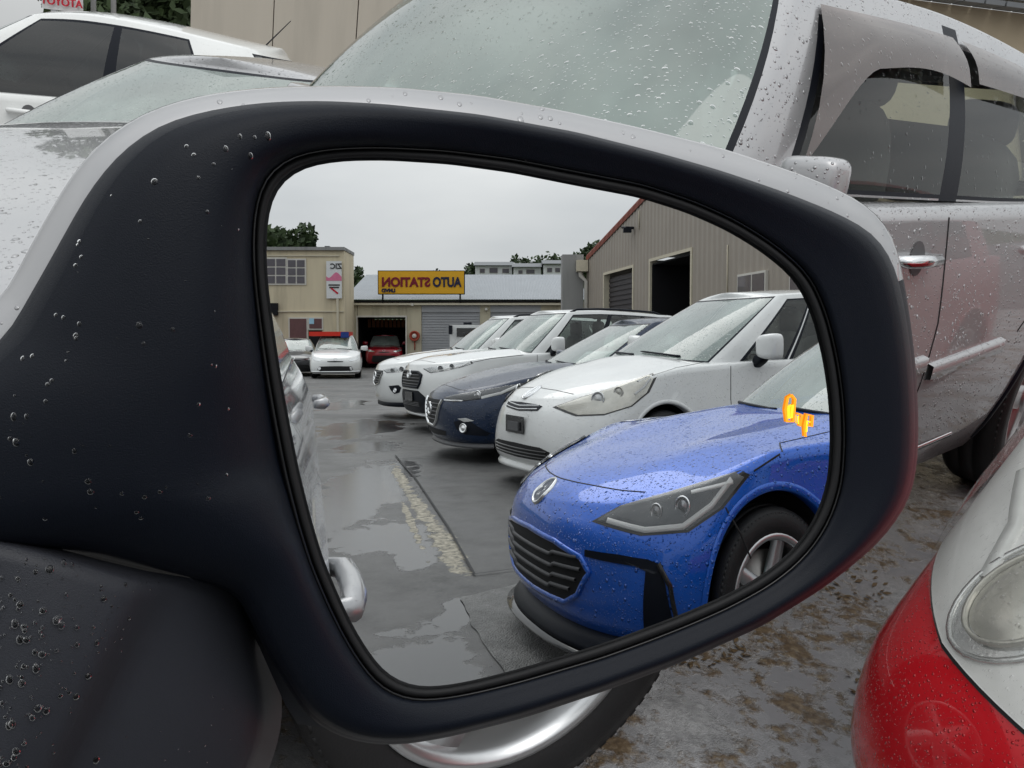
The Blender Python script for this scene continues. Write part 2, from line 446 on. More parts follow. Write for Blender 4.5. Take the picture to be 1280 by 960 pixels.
        V = [p for r in rows for p in r]; cls = {'paint': [], 'black': []}; gl = {i: [] for i in range(len(wins))}
        for i in range(len(rows)-1):
            for j in range(m-1):
                q = (i*m+j, (i+1)*m+j, (i+1)*m+j+1, i*m+j+1)
                if i >= nv-1:
                    cls['paint'].append(q); continue
                U = (us[j]+us[j+1])/2; v = (vv[i]+vv[i+1])/2; k = 'paint'
                for wi, (a, b, c, d, kind) in enumerate(wins):
                    gu = .03 if kind != 'sw' else .014
                    if a < U < b and c < v < d: k = wi; break
                    if a-gu < U < b+gu and c-.02 < v < d+.03: k = 'black'
                else:
                    for a, b in sp.get('black', []):
                        if a < U < b and v < .93: k = 'black'
                (gl[k] if isinstance(k, int) else cls[k]).append(q)
        def half(name, F, mat, side, off=0):
            used = sorted(set(a for q in F for a in q)); ix = {a: i for i, a in enumerate(used)}
            vs_ = [(V[a].x, V[a].y*side, V[a].z) for a in used]; fs = [tuple(ix[a] for a in (q if side < 0 else q[::-1])) for q in F]
            return vs_, fs
        for nm, key, mat in (('roof', 'paint', sp['paint']), ('window_seal', 'black', 'black_plastic')):
            b = MB(); b.add(*half(nm, cls[key], mat, 1)); b.add(*half(nm, cls[key], mat, -1)); b.out(nm, mat, s.root)
        for wi, (a, b_, c, d, kind) in enumerate(wins):
            if not gl[wi]: continue
            mat = {'ws': 'windscreen_glass', 'sw': sp.get('sglass', 'side_glass'), 'rw': sp.get('sglass', 'side_glass')}[kind]
            nm = {'ws': 'windscreen', 'sw': 'side_window', 'rw': 'rear_window'}[kind]
            if kind in ('ws', 'rw'):
                b = MB(); b.add(*half(nm, gl[wi], mat, 1)); b.add(*half(nm, gl[wi], mat, -1)); b.out(nm, mat, s.root)
            else:
                for sd in (1, -1): mk(nm, *half(nm, gl[wi], mat, sd), mat, s.root)
        if sp.get('interior', True): s.interior()
    def interior(s):
        sp = s.sp; xc, ag, wb = sp['gh'][:3]; bz = interp(sp['belt'], xc+.6); xe = sp['gh'][3]
        MB().box(-xe+.2, -xc-.35, -wb+.1, wb-.1, .3, .36).out('cabin_floor', 'interior_dark', s.root, False)
        for sd in (1, -1): MB().box(-xe+.25, -xc-.4, sd*(wb-.06)-.02, sd*(wb-.06)+.02, .3, bz-.03).out('door_lining', 'interior_dark', s.root, False)
        zc = interp(sp['belt'], xc)
        d = MB(); rows = []
        for y in [i*.1*wb/1.0 for i in range(-9, 10)]:
            o = ag*(y/wb)**2*.8
            rows.append([(-(xc+.06+o), y, zc-.03), (-(xc+.35+o*.5), y, zc-.005), (-(xc+.62), y, zc-.02), (-(xc+.68), y, zc-.09), (-(xc+.60), y, zc-.35)])
        d.grid(rows).out('dashboard', 'interior_dark', s.root)
        sx = xc+1.25
        for y in (-.36, .36):
            st = MB(); st.sup((-(sx-.15), y, .58), (.27, .25, .10), .5, .5); 
            st.sup((-(sx+.17), y, bz-.10), (.09, .24, .36), .5, .6, fn=lambda v: Vector((v.x-v.z*.25, v.y*(1-.25*max(0, v.z)/.36), v.z)))
            st.sup((-(sx+.30), y, bz+.34), (.055, .14, .11), .6, .6); st.tube([(-(sx+.27), y-.05, bz+.2), (-(sx+.29), y-.05, bz+.3)], .008); st.tube([(-(sx+.27), y+.05, bz+.2), (-(sx+.29), y+.05, bz+.3)], .008)
            st.out('front_seat', 'interior_grey', s.root)
        bn = MB(); bn.sup((-(sx+.95), 0, .6), (.27, .62, .11), .5, .4); bn.sup((-(sx+1.22), 0, bz-.1), (.09, .62, .34), .5, .4, fn=lambda v: Vector((v.x-v.z*.25, v.y, v.z)))
        for y in (-.4, .4): bn.sup((-(sx+1.34), y, bz+.26), (.05, .13, .09), .6, .6)
        bn.out('rear_seat', 'interior_grey', s.root)
        t = MB(); ring = []
        for i in range(25):
            q = 2*math.pi*i/24; ring.append((-(xc+.80)+.18*math.sin(q)*.42, -.36+.18*math.cos(q), zc+.02+.18*math.sin(q)*.9))
        t.tube(ring, .014, 8, False); t.tube([(-(xc+.62), -.36, zc-.06), (-(xc+.80), -.36, zc+.02)], .05, 10)
        t.out('steering_wheel', 'interior_dark', s.root)
    # ---- things laid onto the sheet metal
    def hit(s, xb, y, z, beta, off=0.0):
        b = rad(beta); d = Vector((-math.cos(b), -math.sin(b), 0)); e = Vector((-math.sin(b), math.cos(b), 0))
        o = e*(xb*math.sin(b)+y*math.cos(b)) - d*6 + Vector((0, 0, z))
        h = s.full.ray_cast(o, d)
        if h[0] is None: h = s.full.find_nearest(Vector((-xb, y, z)))
        nr = h[1] if h[1].dot(d) < 0 else -h[1]
        return h[0] + nr*off, nr
    def emitp(s, name, v, f, mat, both, parent=None, label=None):
        o = mk(name, v, f, mat, parent or s.root); r = [o]
        if both: r.append(mk(name, *mirror_y(v, f), mat, parent or s.root))
        return r
    def patch(s, name, pts, mat, beta=0, off=.003, dome=.0, both=True, scale=1.0, rings=6, n=56, flat=False):
        P = [Vector(p) for p in pts]; c = sum(P, Vector())/len(P)
        seg = [(P[i], P[(i+1) % len(P)]) for i in range(len(P))]; tot = sum((b-a).length for a, b in seg); B = []
        for a, b in seg:
            k = max(1, round(n*(b-a).length/tot)); B += [a.lerp(b, i/k) for i in range(k)]
        rows = []
        for r in range(rings+1):
            t = 1-r/rings*.999; row = []
            for b in B:
                q = c + (b-c)*(t*scale); h, nr = s.hit(q.x, q.y, q.z, beta, off + dome*(1-t**3)); row.append(h)
            rows.append(row)
        mb = MB().grid(rows, True); return s.emitp(name, mb.v, [q[::-1] for q in mb.f], mat, both)
    def rim(s, name, pts, mat, beta=0, width=.012, off=.006, both=True, closed=True, n=60):
        P = [Vector(p) for p in pts]; seg = [(P[i], P[(i+1) % len(P)]) for i in range(len(P) if closed else len(P)-1)]
        tot = sum((b-a).length for a, b in seg); B = []
        for a, b in seg:
            k = max(1, round(n*(b-a).length/tot)); B += [a.lerp(b, i/k) for i in range(k)]
        if not closed: B.append(P[-1])
        H = [s.hit(b.x, b.y, b.z, beta) for b in B]; rows = []; N = len(H)
        for i in range(N):
            p, nr = H[i]
            a = H[(i-1) % N][0] if closed or i else p; b = H[(i+1) % N][0] if closed or i < N-1 else p
            sd = nr.cross((b-a).normalized()).normalized() if (b-a).length > 1e-6 else Vector((0, 0, 1)); hw = width/2
            rows.append([p-sd*hw-nr*.002, p-sd*hw*.8+nr*off, p+sd*hw*.8+nr*off, p+sd*hw-nr*.002])
        if closed: rows.append(rows[0])
        mb = MB().grid(rows); return s.emitp(name, mb.v, mb.f, mat, both)
    def gap(s, pts, beta=90, both=True): return s.rim('panel_gap', pts, 'black_rubber', beta, .008, .0012, both, False, 40)
    def solid(s, name, mb, mat, both=True, parent=None):
        s.emitp(name, mb.v, mb.f, mat, both, parent)
    def lens(s, name, xb, y, z, r, mat, beta=30, depth=.02, off=.004, both=True):
        p, nr = s.hit(xb, y, z, beta, off); q = Vector((math.cos(rad(beta)), math.sin(rad(beta)), .1)).normalized()
        mb = MB().lathe([(r, 0), (r*1.0, depth), (r*.85, depth*1.15), (r*.8, depth*.6), (r*.55, depth*.75), (.001, depth*1.0)], 24, 'z')
        mb.xf(Matrix.Translation(p) @ q.to_track_quat('Z', 'Y').to_matrix().to_4x4()); return s.solid(name, mb, mat, both)
    def wheel(s, style, mats=('alloy',), steer=0.0, seg=48):
        sp = s.sp; R = sp['wz']; w2 = .105; rr = R*sp.get('rimf', .68)
        ty = MB().lathe([(rr, -w2*.85), (rr+.02, -w2), (R-.05, -w2*1.02), (R-.018, -w2*.92), (R-.004, -w2*.7), (R, -w2*.3), (R-.007, -w2*.28), (R-.007, -w2*.22), (R, -w2*.2), (R, w2*.2), (R-.007, w2*.22), (R-.007, w2*.28), (R, w2*.3), (R-.004, w2*.7), (R-.018, w2*.92), (R-.05, w2*1.02), (rr+.02, w2), (rr, w2*.85)], seg)
        for i in range(84):          # tread blocks on the shoulder
            q = 2*math.pi*i/84
            b = MB().box(-.0085, .0085, w2*.70, w2*.93, R-.03, R-.0165); b.xf(Matrix.Rotation(q, 4, 'Y')); ty.add(b.v, b.f)
        rim_ = MB().lathe([(rr+.008, w2*.88), (rr+.004, w2*.96), (rr-.012, w2*.93), (rr-.02, w2*.7), (rr-.03, w2*.2), (rr-.03, -w2*.8)], seg)
        ns, wd, dish = style
        for i in range(ns):
            q = 2*math.pi*i/ns+.2; rows = []
            for t in (0, .3, .6, .85, 1.0):
                r = .05+(rr-.065)*t; hw = wd*(1.15-.35*t+.5*max(0, t-.8)); y = w2*(.62+dish*(t-.5)*.5)
                rows.append([(-hw, y-.03, r), (-hw*.8, y, r), (hw*.8, y, r), (hw, y-.03, r)])
            b = MB().grid(rows); b.xf(Matrix.Rotation(q, 4, 'Y')); rim_.add(b.v, b.f)
        rim_.lathe([(.07, w2*.35), (.07, w2*.55), (.055, w2*.66), (.03, w2*.68), (.0005, w2*.68)], 24)
        dk = MB().lathe([(rr*.72, -w2*.1), (rr*.72, w2*.05), (.06, w2*.05), (.06, w2*.3), (.001, w2*.3)], 32)
        cal = MB(); cal.box(-.03, .03, -.03, w2*.35, rr*.45, rr*.86); cal.xf(Matrix.Rotation(rad(-60), 4, 'Y'))
        proto = None
        for fx, st in ((sp['wx'], steer), (sp['wx']+sp['wb'], 0)):
            for sd in (1, -1):
                e = bpy.data.objects.new('wheel', proto[0].data if proto else None)
                if proto is None:
                    t = ty.out('wheel', 'tyre_rubber', s.root); r = rim_.out('rim', mats[0], t); d = dk.out('brake_disc', 'disc_metal', t); c = cal.out('brake_caliper', mats[1] if len(mats) > 1 else 'grey_plastic', t)
                    proto = (t, r, d, c)
                else:
                    t = e; COL.objects.link(t); t.parent = s.root
                    for x in proto[1:]:
                        y = x.copy(); COL.objects.link(y); y.parent = t
                t.location = (-fx, sd*(sp['track'] if fx != sp['wx'] else sp.get('ftrack', sp['track'])), R); t.rotation_euler = (0, 0, st + (0 if sd > 0 else math.pi))
    def doormirror(s, xb, y, z, mat, size=(.07, .12, .085), stalk='black_plastic'):
        for sd in (1, -1):
            m = MB().sup((-xb, sd*y, z), size, .45, .55, 14, 24, fn=lambda v: Vector((v.x*(1 if v.x > 0 else .55) - abs(v.y)*.12, v.y, v.z*(1-.12*sd*v.y/size[1]*-1)))).out('door_mirror', mat, s.root)
            MB().sup((-xb-size[0]*.5, sd*y, z), (.012, size[1]*.86, size[2]*.84), .4, .5).out('mirror_glass', 'chrome', m)
            MB().sup((-xb+.01, sd*(y-size[1]*.75), z-size[2]*1.0), (.05, .075, .05), .6, .6, fn=lambda v: Vector((v.x, v.y, v.z - sd*v.y*-.5))).out('mirror_foot', stalk, m)
    def wipers(s, spans=((.05, .62, .07), (-.55, .0, .07))):
        for y0, y1, v in spans:
            pts = []
            for i in range(9):
                y = y0+(y1-y0)*i/8; U = 0
                for _ in range(30):
                    g_ = s.gp(U, v).y
                    if g_ > abs(y): break
                    U += .02
                p = s.gp(U, v*(.6+.7*i/8)-.0, .012); pts.append((p.x, math.copysign(abs(y), y), p.z))
            MB().tube(pts, [.010]+[.008]*7+[.004], 6).out('wiper', 'black_plastic', s.root)
    def plate(s, z, col='grey_plastic', w=.18, h=.065, beta=0, off=.012, text=None):
        p, nr = s.hit(0, 0, z, 0, off); o = MB().box(p.x, p.x+.008, -w, w, z-h, z+h).out('number_plate', col, s.root, False); return o
    def badge_ring(s, z, r=(.055, .04), mat='chrome', off=.006, inner=None):
        pts = [(0, r[0]*math.cos(2*math.pi*i/20), z + r[1]*math.sin(2*math.pi*i/20)) for i in range(20)]
        if inner: s.patch('badge_plate', pts, inner, 0, off, both=False, n=20, rings=2)
        s.rim('badge', pts, mat, 0, r[1]*.28, off+.006, both=False, n=40)
    def handle(s, xb, z, mat, ln=.11):
        p, nr = s.hit(xb, 0, z, 90)
        s.patch('handle_recess', [(xb+.03+.045*math.cos(q), 0, z+.045*math.sin(q)) for q in [2*math.pi*i/16 for i in range(16)]], 'grey_plastic', 90, .002)
        m = MB(); m.tube([(-xb+ln*.9, p.y-.005, z), (-xb+ln*.75, p.y+.03, z), (-xb, p.y+.038, z), (-xb-ln*.75, p.y+.03, z), (-xb-ln*.9, p.y-.005, z)], [.012, .017, .018, .017, .012], 10)
        s.solid('door_handle', m, mat)
    def place(s, x, y, heading): s.root.location = (x, y, 0); s.root.rotation_euler = (0, 0, heading)
    def place_yard(s, X, D, psi):        # psi: direction of the nose in the mirror picture, degrees (180 = left, 270 = at the viewer)
        p = yard(X, D); f = -LEFT*math.cos(rad(psi)) + DEP*math.sin(rad(psi)); s.place(p.x, p.y, math.atan2(f.y, f.x))
def self_both(V, rows, m):
    A = list(V); F = []
    for i in range(len(rows)-1):
        for j in range(m-1): F.append((i*m+j, i*m+j+1, (i+1)*m+j+1, (i+1)*m+j))
    n = len(A); B = A + [Vector((p.x, -p.y, p.z)) for p in A]
    return B, F + [tuple(a+n for a in q[::-1]) for q in F]

# ------------------------------------------------------------------ own car: wing mirror and flank
OWN = empty('silver_car', yard(-.3, .7), 0, 'silver wet car whose large black wing mirror fills the picture', 'car')
OWN_INV = Matrix.Translation(-Vector(OWN.location))
def own(mb, name, mat, parent=None, smooth=True):
    mb.xf(OWN_INV); return mb.out(name, mat, parent or OWN, smooth)
GL = [(345,225),(375,205),(420,197),(480,196),(560,201),(640,212),(720,228),(800,243),(860,262),(910,284),(950,308),(985,335),(1005,358),(1022,400),(1034,450),(1041,500),(1043,550),(1040,600),(1028,640),(1010,672),(985,700),(950,726),(900,752),(850,773),(800,792),(750,810),(700,825),(650,840),(600,853),(560,861),(525,864),(500,858),(478,845),(460,822),(440,790),(420,748),(400,700),(385,650),(370,590),(358,530),(347,470),(338,410),(330,350),(328,300),(332,255)]
OB = [(-140,700),(-130,560),(-60,470),(0,435),(60,330),(110,240),(150,190),(200,155),(260,138),(330,128),(400,126),(480,130),(600,143),(720,165),(820,190),(900,213),(980,240),(1050,268),(1095,293),(1118,330),(1130,380),(1140,450),(1144,520),(1143,580),(1135,620),(1110,660),(1080,690),(1030,730),(950,780),(850,825),(750,862),(650,895),(560,918),(500,928),(450,925),(415,912),(385,890),(360,850),(330,800),(310,760),(296,733),(200,713),(100,690),(0,662),(-80,640)]
SB = [(-170,700),(-160,540),(-80,430),(0,385),(45,300),(90,222),(130,175),(185,140),(250,121),(330,111),(420,109),(500,111),(600,121),(700,139),(800,161),(900,186),(1000,219),(1060,244),(1098,270),(1119,305),(1133,380),(1142,450),(1146,520),(1145,580),(1136,622),(1111,662),(1081,692),(1031,732),(951,782),(851,827),(751,864),(651,897),(560,920),(500,930),(450,927),(413,914),(383,892),(358,852),(328,802),(308,762),(294,735),(200,716),(100,693),(0,665),(-80,643)]
CEN = (660, 520); NA = 180
def radial(poly):
    res = []
    for i in range(NA):
        q = 2*math.pi*i/NA; dx, dy = math.cos(q), math.sin(q); best = None
        for (x0, y0), (x1, y1) in zip(poly, poly[1:]+poly[:1]):
            ex, ey = x1-x0, y1-y0; den = dx*ey-dy*ex
            if abs(den) < 1e-9: continue
            t = ((x0-CEN[0])*ey-(y0-CEN[1])*ex)/den; s_ = ((x0-CEN[0])*dy-(y0-CEN[1])*dx)/den
            if t > 0 and -1e-6 <= s_ <= 1+1e-6 and (best is None or t > best): best = t
        res.append(best)
    for _ in range(2): res = [(res[i-1]+2*res[i]+res[(i+1) % NA])/4 for i in range(NA)]
    return res
rG, rO, rS = radial(GL), radial(OB), radial(SB)
def ringpts(r, k, add=0.0):
    kk = k if isinstance(k, list) else [k]*NA
    return [onmir(CEN[0]+math.cos(2*math.pi*i/NA)*(r[i]+add), CEN[1]+math.sin(2*math.pi*i/NA)*(r[i]+add), kk[i]) for i in range(NA)]
def mixr(t, a=14): return [(g+a)+(o-g-a)*t for g, o in zip(rG, rO)]
leftness = [max(0, -math.cos(2*math.pi*i/NA))**2 for i in range(NA)]
def kl(a, b): return [a+(b-a)*l for l in leftness]
# glass: a true mirror with a thin body
rows = [ringpts([g*t for g in rG], 0.0) for t in (.001, .4, .8, .985)] + [ringpts(rG, -.0012), ringpts(rG, -.003)]
m, nt_, p_ = base('mirror_silver'); p_.inputs['Base Color'].default_value = (.90, .915, .925, 1); p_.inputs['Metallic'].default_value = 1; p_.inputs['Roughness'].default_value = 0.0
sp_ = ramp(nt_, noise(nt_, 60, 3, .6), [(.55, 0.0), (.8, .03)]); nt_.links.new(sp_, p_.inputs['Roughness']); MATS['mirror_silver'] = m
p_.inputs['Roughness'].default_value = 0
for l in list(p_.inputs['Roughness'].links): nt_.links.remove(l)
body = MB().grid([ringpts(mixr(0.0), -.004), ringpts(mixr(.02), .0022), ringpts(mixr(.10), kl(.0030, .012)), ringpts(mixr(.22), kl(.0036, .018)), ringpts(mixr(.40), kl(.0048, .018)), ringpts(mixr(.62), kl(.0062, .016)), ringpts(mixr(.80), kl(.0070, .012)), ringpts(mixr(.92), kl(.0058, .008)), ringpts(mixr(.985), kl(.001, .001)), ringpts(mixr(1.0), -.004)], True)
MIRO = own(body, 'wing_mirror', 'black_plastic')
g_ = MB().grid(rows, True)
MG = own(g_, 'mirror_glass', 'mirror_silver', MIRO, False)
gk = MB().grid([ringpts(rG, -.002, -2), ringpts(rG, .0006, 0), ringpts(rG, .0014, 4), ringpts(rG, .0012, 8), ringpts(rG, -.003, 11)], True); own(gk, 'glass_gasket', 'black_rubber', MIRO)
gk = MB().grid([ringpts(rG, -.003, 10), ringpts(rG, .0006, 11), ringpts(rG, .0012, 13), ringpts(rG, .0003, 16), ringpts(rG, -.006, 18)], True); own(gk, 'inner_gasket', 'black_gloss', MIRO)
cap = MB().grid([ringpts(mixr(.99), -.0035), ringpts(rS, -.006), ringpts([r*1.004 for r in rS], -.014), ringpts([r*.985 for r in rS], -.03), ringpts([r*.93 for r in rS], -.05), ringpts([r*.78 for r in rS], -.075), ringpts([r*.5 for r in rS], -.09), ringpts([r*.02 for r in rS], -.095)], True)
under = lambda f_: (2*math.pi*(min(f_) % NA)/NA + rad(20)) % (2*math.pi) < rad(203)
lowf = [f_ for f_ in cap.f if under(f_)]; upf = [f_ for f_ in cap.f if not under(f_)]
lo_ = MB(); lo_.v = list(cap.v); lo_.f = lowf; cap.f = upf
own(lo_, 'housing_underside', 'black_plastic', MIRO)
own(cap, 'housing_cap', 'paint_silver_plain', MIRO)
# arm between mirror and door
def armrow(pts): return [onmir(u, v, k) for u, v, k in pts]
arm = MB().grid([
  armrow([(-260, 640, -.07), (-140, 645, -.015), (0, 664, .000), (100, 694, .002), (185, 714, .000), (235, 722, -.004), (270, 728, -.010), (298, 735, -.018), (330, 760, -.05)]),
  armrow([(-260, 660, -.05), (-140, 660, .004), (0, 676, .010), (90, 702, .011), (170, 728, .008), (215, 735, .001), (262, 745, -.005), (300, 765, -.016), (335, 785, -.05)]),
  armrow([(-260, 760, -.05), (-140, 760, .006), (0, 770, .014), (70, 790, .016), (128, 812, .013), (165, 818, .003), (255, 815, -.003), (318, 838, -.016), (350, 850, -.05)]),
  armrow([(-260, 870, -.05), (-140, 870, .008), (0, 880, .017), (45, 890, .018), (90, 900, .015), (122, 905, .005), (240, 905, .000), (330, 905, -.014), (356, 905, -.05)]),
  armrow([(-260, 990, -.05), (-140, 990, .010), (-40, 990, .018), (0, 990, .019), (42, 990, .016), (74, 990, .006), (200, 990, .002), (300, 985, -.012), (330, 985, -.05)]),
  armrow([(-260, 1120, -.05), (-140, 1120, .010), (-90, 1120, .018), (-50, 1120, .019), (-10, 1120, .016), (24, 1120, .006), (140, 1120, .002), (230, 1110, -.012), (260, 1110, -.05)])])
A = own(arm, 'mirror_arm', plain('arm_plastic', (.034, .036, .044), .4, bs=2600, bd=.0001), MIRO)
ce = A.data.attributes.new('crease_edge', 'FLOAT', 'EDGE'); ncol = 9
for e_ in A.data.edges:
    a_, b_ = e_.vertices
    if abs(a_-b_) == ncol and a_ % ncol in (4, 5, 7): ce.data[e_.index].value = .7
    elif abs(a_-b_) == 1 and max(a_, b_) < 2*ncol: ce.data[e_.index].value = .75
md = A.modifiers.new('smooth', 'SUBSURF'); md.levels = md.render_levels = 2
own(MB().grid([armrow([(285, 735, -.030), (320, 800, -.028), (356, 880, -.028), (372, 905, -.034)]), armrow([(330, 700, -.022), (380, 800, -.016), (412, 880, -.02), (418, 912, -.03)])]), 'arm_gusset', 'arm_plastic', MIRO)
# amber blind spot pictogram glowing in the glass
emit('amber_glow', (1.0, .30, .01), 1.0); emit('amber_core', (1.0, .60, .02), 1.3)
def stroke(pts, wpx, mat, nm, close=False):
    P = pts + ([pts[0]] if close else []); r = []
    for i, (u, v) in enumerate(P):
        a, b = P[max(i-1, 0)], P[min(i+1, len(P)-1)]
        if close and i in (0, len(P)-1): a, b = P[-2], P[1]
        d = Vector((b[0]-a[0], b[1]-a[1])).normalized(); n_ = Vector((-d.y, d.x))*wpx/2
        r.append([onmir(u-n_.x, v-n_.y, .0006), onmir(u+n_.x, v+n_.y, .0006)])
    own(MB().grid(r), nm, mat, MG, False)
stroke([(985,497),(990,494),(994,499),(993,512),(992,527),(984,527),(982,512)], 3.2, 'amber_glow', 'warning_symbol', True)
stroke([(986,508),(991,506),(990,522),(986,523)], 3.4, 'amber_core', 'warning_symbol', True)
stroke([(996,517),(1003,519),(1000,533)], 3.0, 'amber_glow', 'warning_symbol'); stroke([(998,520),(998,530)], 2.0, 'amber_core', 'warning_symbol')
stroke([(1007,546),(1006,532),(1009,518),(1016,520),(1015,533),(1009,531)], 3.4, 'amber_glow', 'warning_symbol'); stroke([(1008,540),(1009,526),(1013,528)], 2.4, 'amber_core', 'warning_symbol')
# rain beads on the black plastic
beads = MB(); BT = BVHTree.FromPolygons([tuple(v.co) for v in MIRO.data.vertices], [tuple(p.vertices) for p in MIRO.data.polygons])
A_me = A.data; BA = BVHTree.FromPolygons([tuple(v.co) for v in A_me.vertices], [tuple(p.vertices) for p in A_me.polygons])
def bead(u, v, rpx, tree=None, sag=1.0):
    d = ray(u, v).normalized(); o = CAM - Vector(OWN.location); best = None
    for t_ in ((tree,) if tree else (BT, BA)):
        h = t_.ray_cast(o, d)
        if h[0] is not None and (best is None or h[3] < best[3]): best = h
    if best is None: return
    p, n_ = best[0], best[1]
    if n_.dot(d) > 0: n_ = -n_
    if -n_.dot(d) < .55: return
    r = rpx*best[3]/FPX; dn = (Vector((0, 0, -1)) - n_*Vector((0, 0, -1)).dot(n_)).normalized(); sx_ = n_.cross(dn); rows = []
    for ph in (0, .35, .7, 1.0):
        rows.append([p - n_*.0002 + (sx_*math.cos(q)*random.uniform(.9, 1.1) + dn*math.sin(q)*sag)*r*math.cos(ph*1.5) + n_*(r*.55*math.sin(ph*1.57)) for q in [2*math.pi*i/10 for i in range(10)]])
    beads.grid(rows, True)
for u, v, r in ((30,663,9),(48,668,8),(122,680,6),(62,712,5),(95,420,4),(53,380,4),(174,407,4),(216,412,3),(180,430,3),(17,521,4),(33,521,3),(110,602,4),(113,615,4),(193,227,4.5),(233,183,3),(313,195,4),(282,186,3.5),(300,171,3),(335,170,4),(318,172,3),(242,194,3),(20,553,4.5),(38,578,4),(93,564,3),(40,445,3),(28,448,3),(99,405,3),(79,397,3),(95,423,3),(25,756,4),(70,776,4),(12,850,4),(25,800,4),(48,886,4),(40,898,3),(20,940,4),(120,950,4),(110,915,3)): bead(u, v, r, sag=random.uniform(1, 1.5))
for _ in range(190):
    u = 300*random.random()**1.7; v = random.uniform(180, 650)
    if u > 110-(v-240)*.55: bead(u, v, random.choice((1.2, 1.5, 1.8, 2.2, 3.0)))
for _ in range(210):
    v = random.uniform(690, 960); u = -5+(165+(800-v)*.35)*random.random()**1.4; bead(u, v, random.choice((.9, .9, 1.2, 1.2, 1.6, 2.0, 2.6, 3.8)), sag=random.uniform(1, 1.6))
for _ in range(90): bead(random.uniform(200, 1100), random.uniform(125, 330), random.choice((.8, 1.0, 1.4)))
for _ in range(60): bead(random.uniform(100, 330), random.uniform(700, 955), random.choice((.9, 1.2)))
o = beads.out('rain_beads', 'water_bead', MIRO); o['kind'] = 'stuff'
# flank of the own car, seen in the glass
SL = .225
def flank(D, inset, z): return yard(-.222 - SL*(D-1.15) - inset, D, z+.17)
prof = [(.10, .20), (.05, .30), (.015, .45), (.02, .60), (.0, .74), (.012, .84), (.05, .93), (.085, .99)]
Ds = [.62+.1*i for i in range(41)]
tail = lambda D: .0 if D < 3.6 else .5*((D-3.6)/1.0)**2
own(MB().grid([[flank(D, i+tail(D), z+.05*(D-1)*.35) for i, z in prof] for D in Ds]), 'side_panel', 'paint_silver_wet')
gp_ = [(.088, .992), (.13, 1.10), (.19, 1.22), (.25, 1.33)]
own(MB().grid([[flank(D, i+tail(D), z+.05*(D-1)*.35) for i, z in gp_] for D in Ds]), 'side_window', 'paint_silver_wet')
own(MB().grid([[flank(D, i+tail(D), z+.05*(D-1)*.35) for i, z in ((.25, 1.33), (.30, 1.38), (.45, 1.41), (.9, 1.42))] for D in Ds]), 'roof_edge', 'paint_silver')
for D0, zz in ((1.10, .80), (2.66, .925)):
    ln = .10; h = MB(); h.tube([flank(D0-ln, .01, zz), flank(D0-ln*.85, -.012, zz), flank(D0-.03, -.018, zz), flank(D0+.03, -.018, zz), flank(D0+ln*.85, -.012, zz+.004), flank(D0+ln, .01, zz+.004)], [.012, .015, .016, .016, .015, .012], 12)
    own(h, 'door_handle', 'paint_silver_plain')
own(MB().grid([[flank(1.62+dx, i-.002, z+.011) for i, z in prof] for dx in (0, .008)]), 'panel_gap', 'black_rubber')

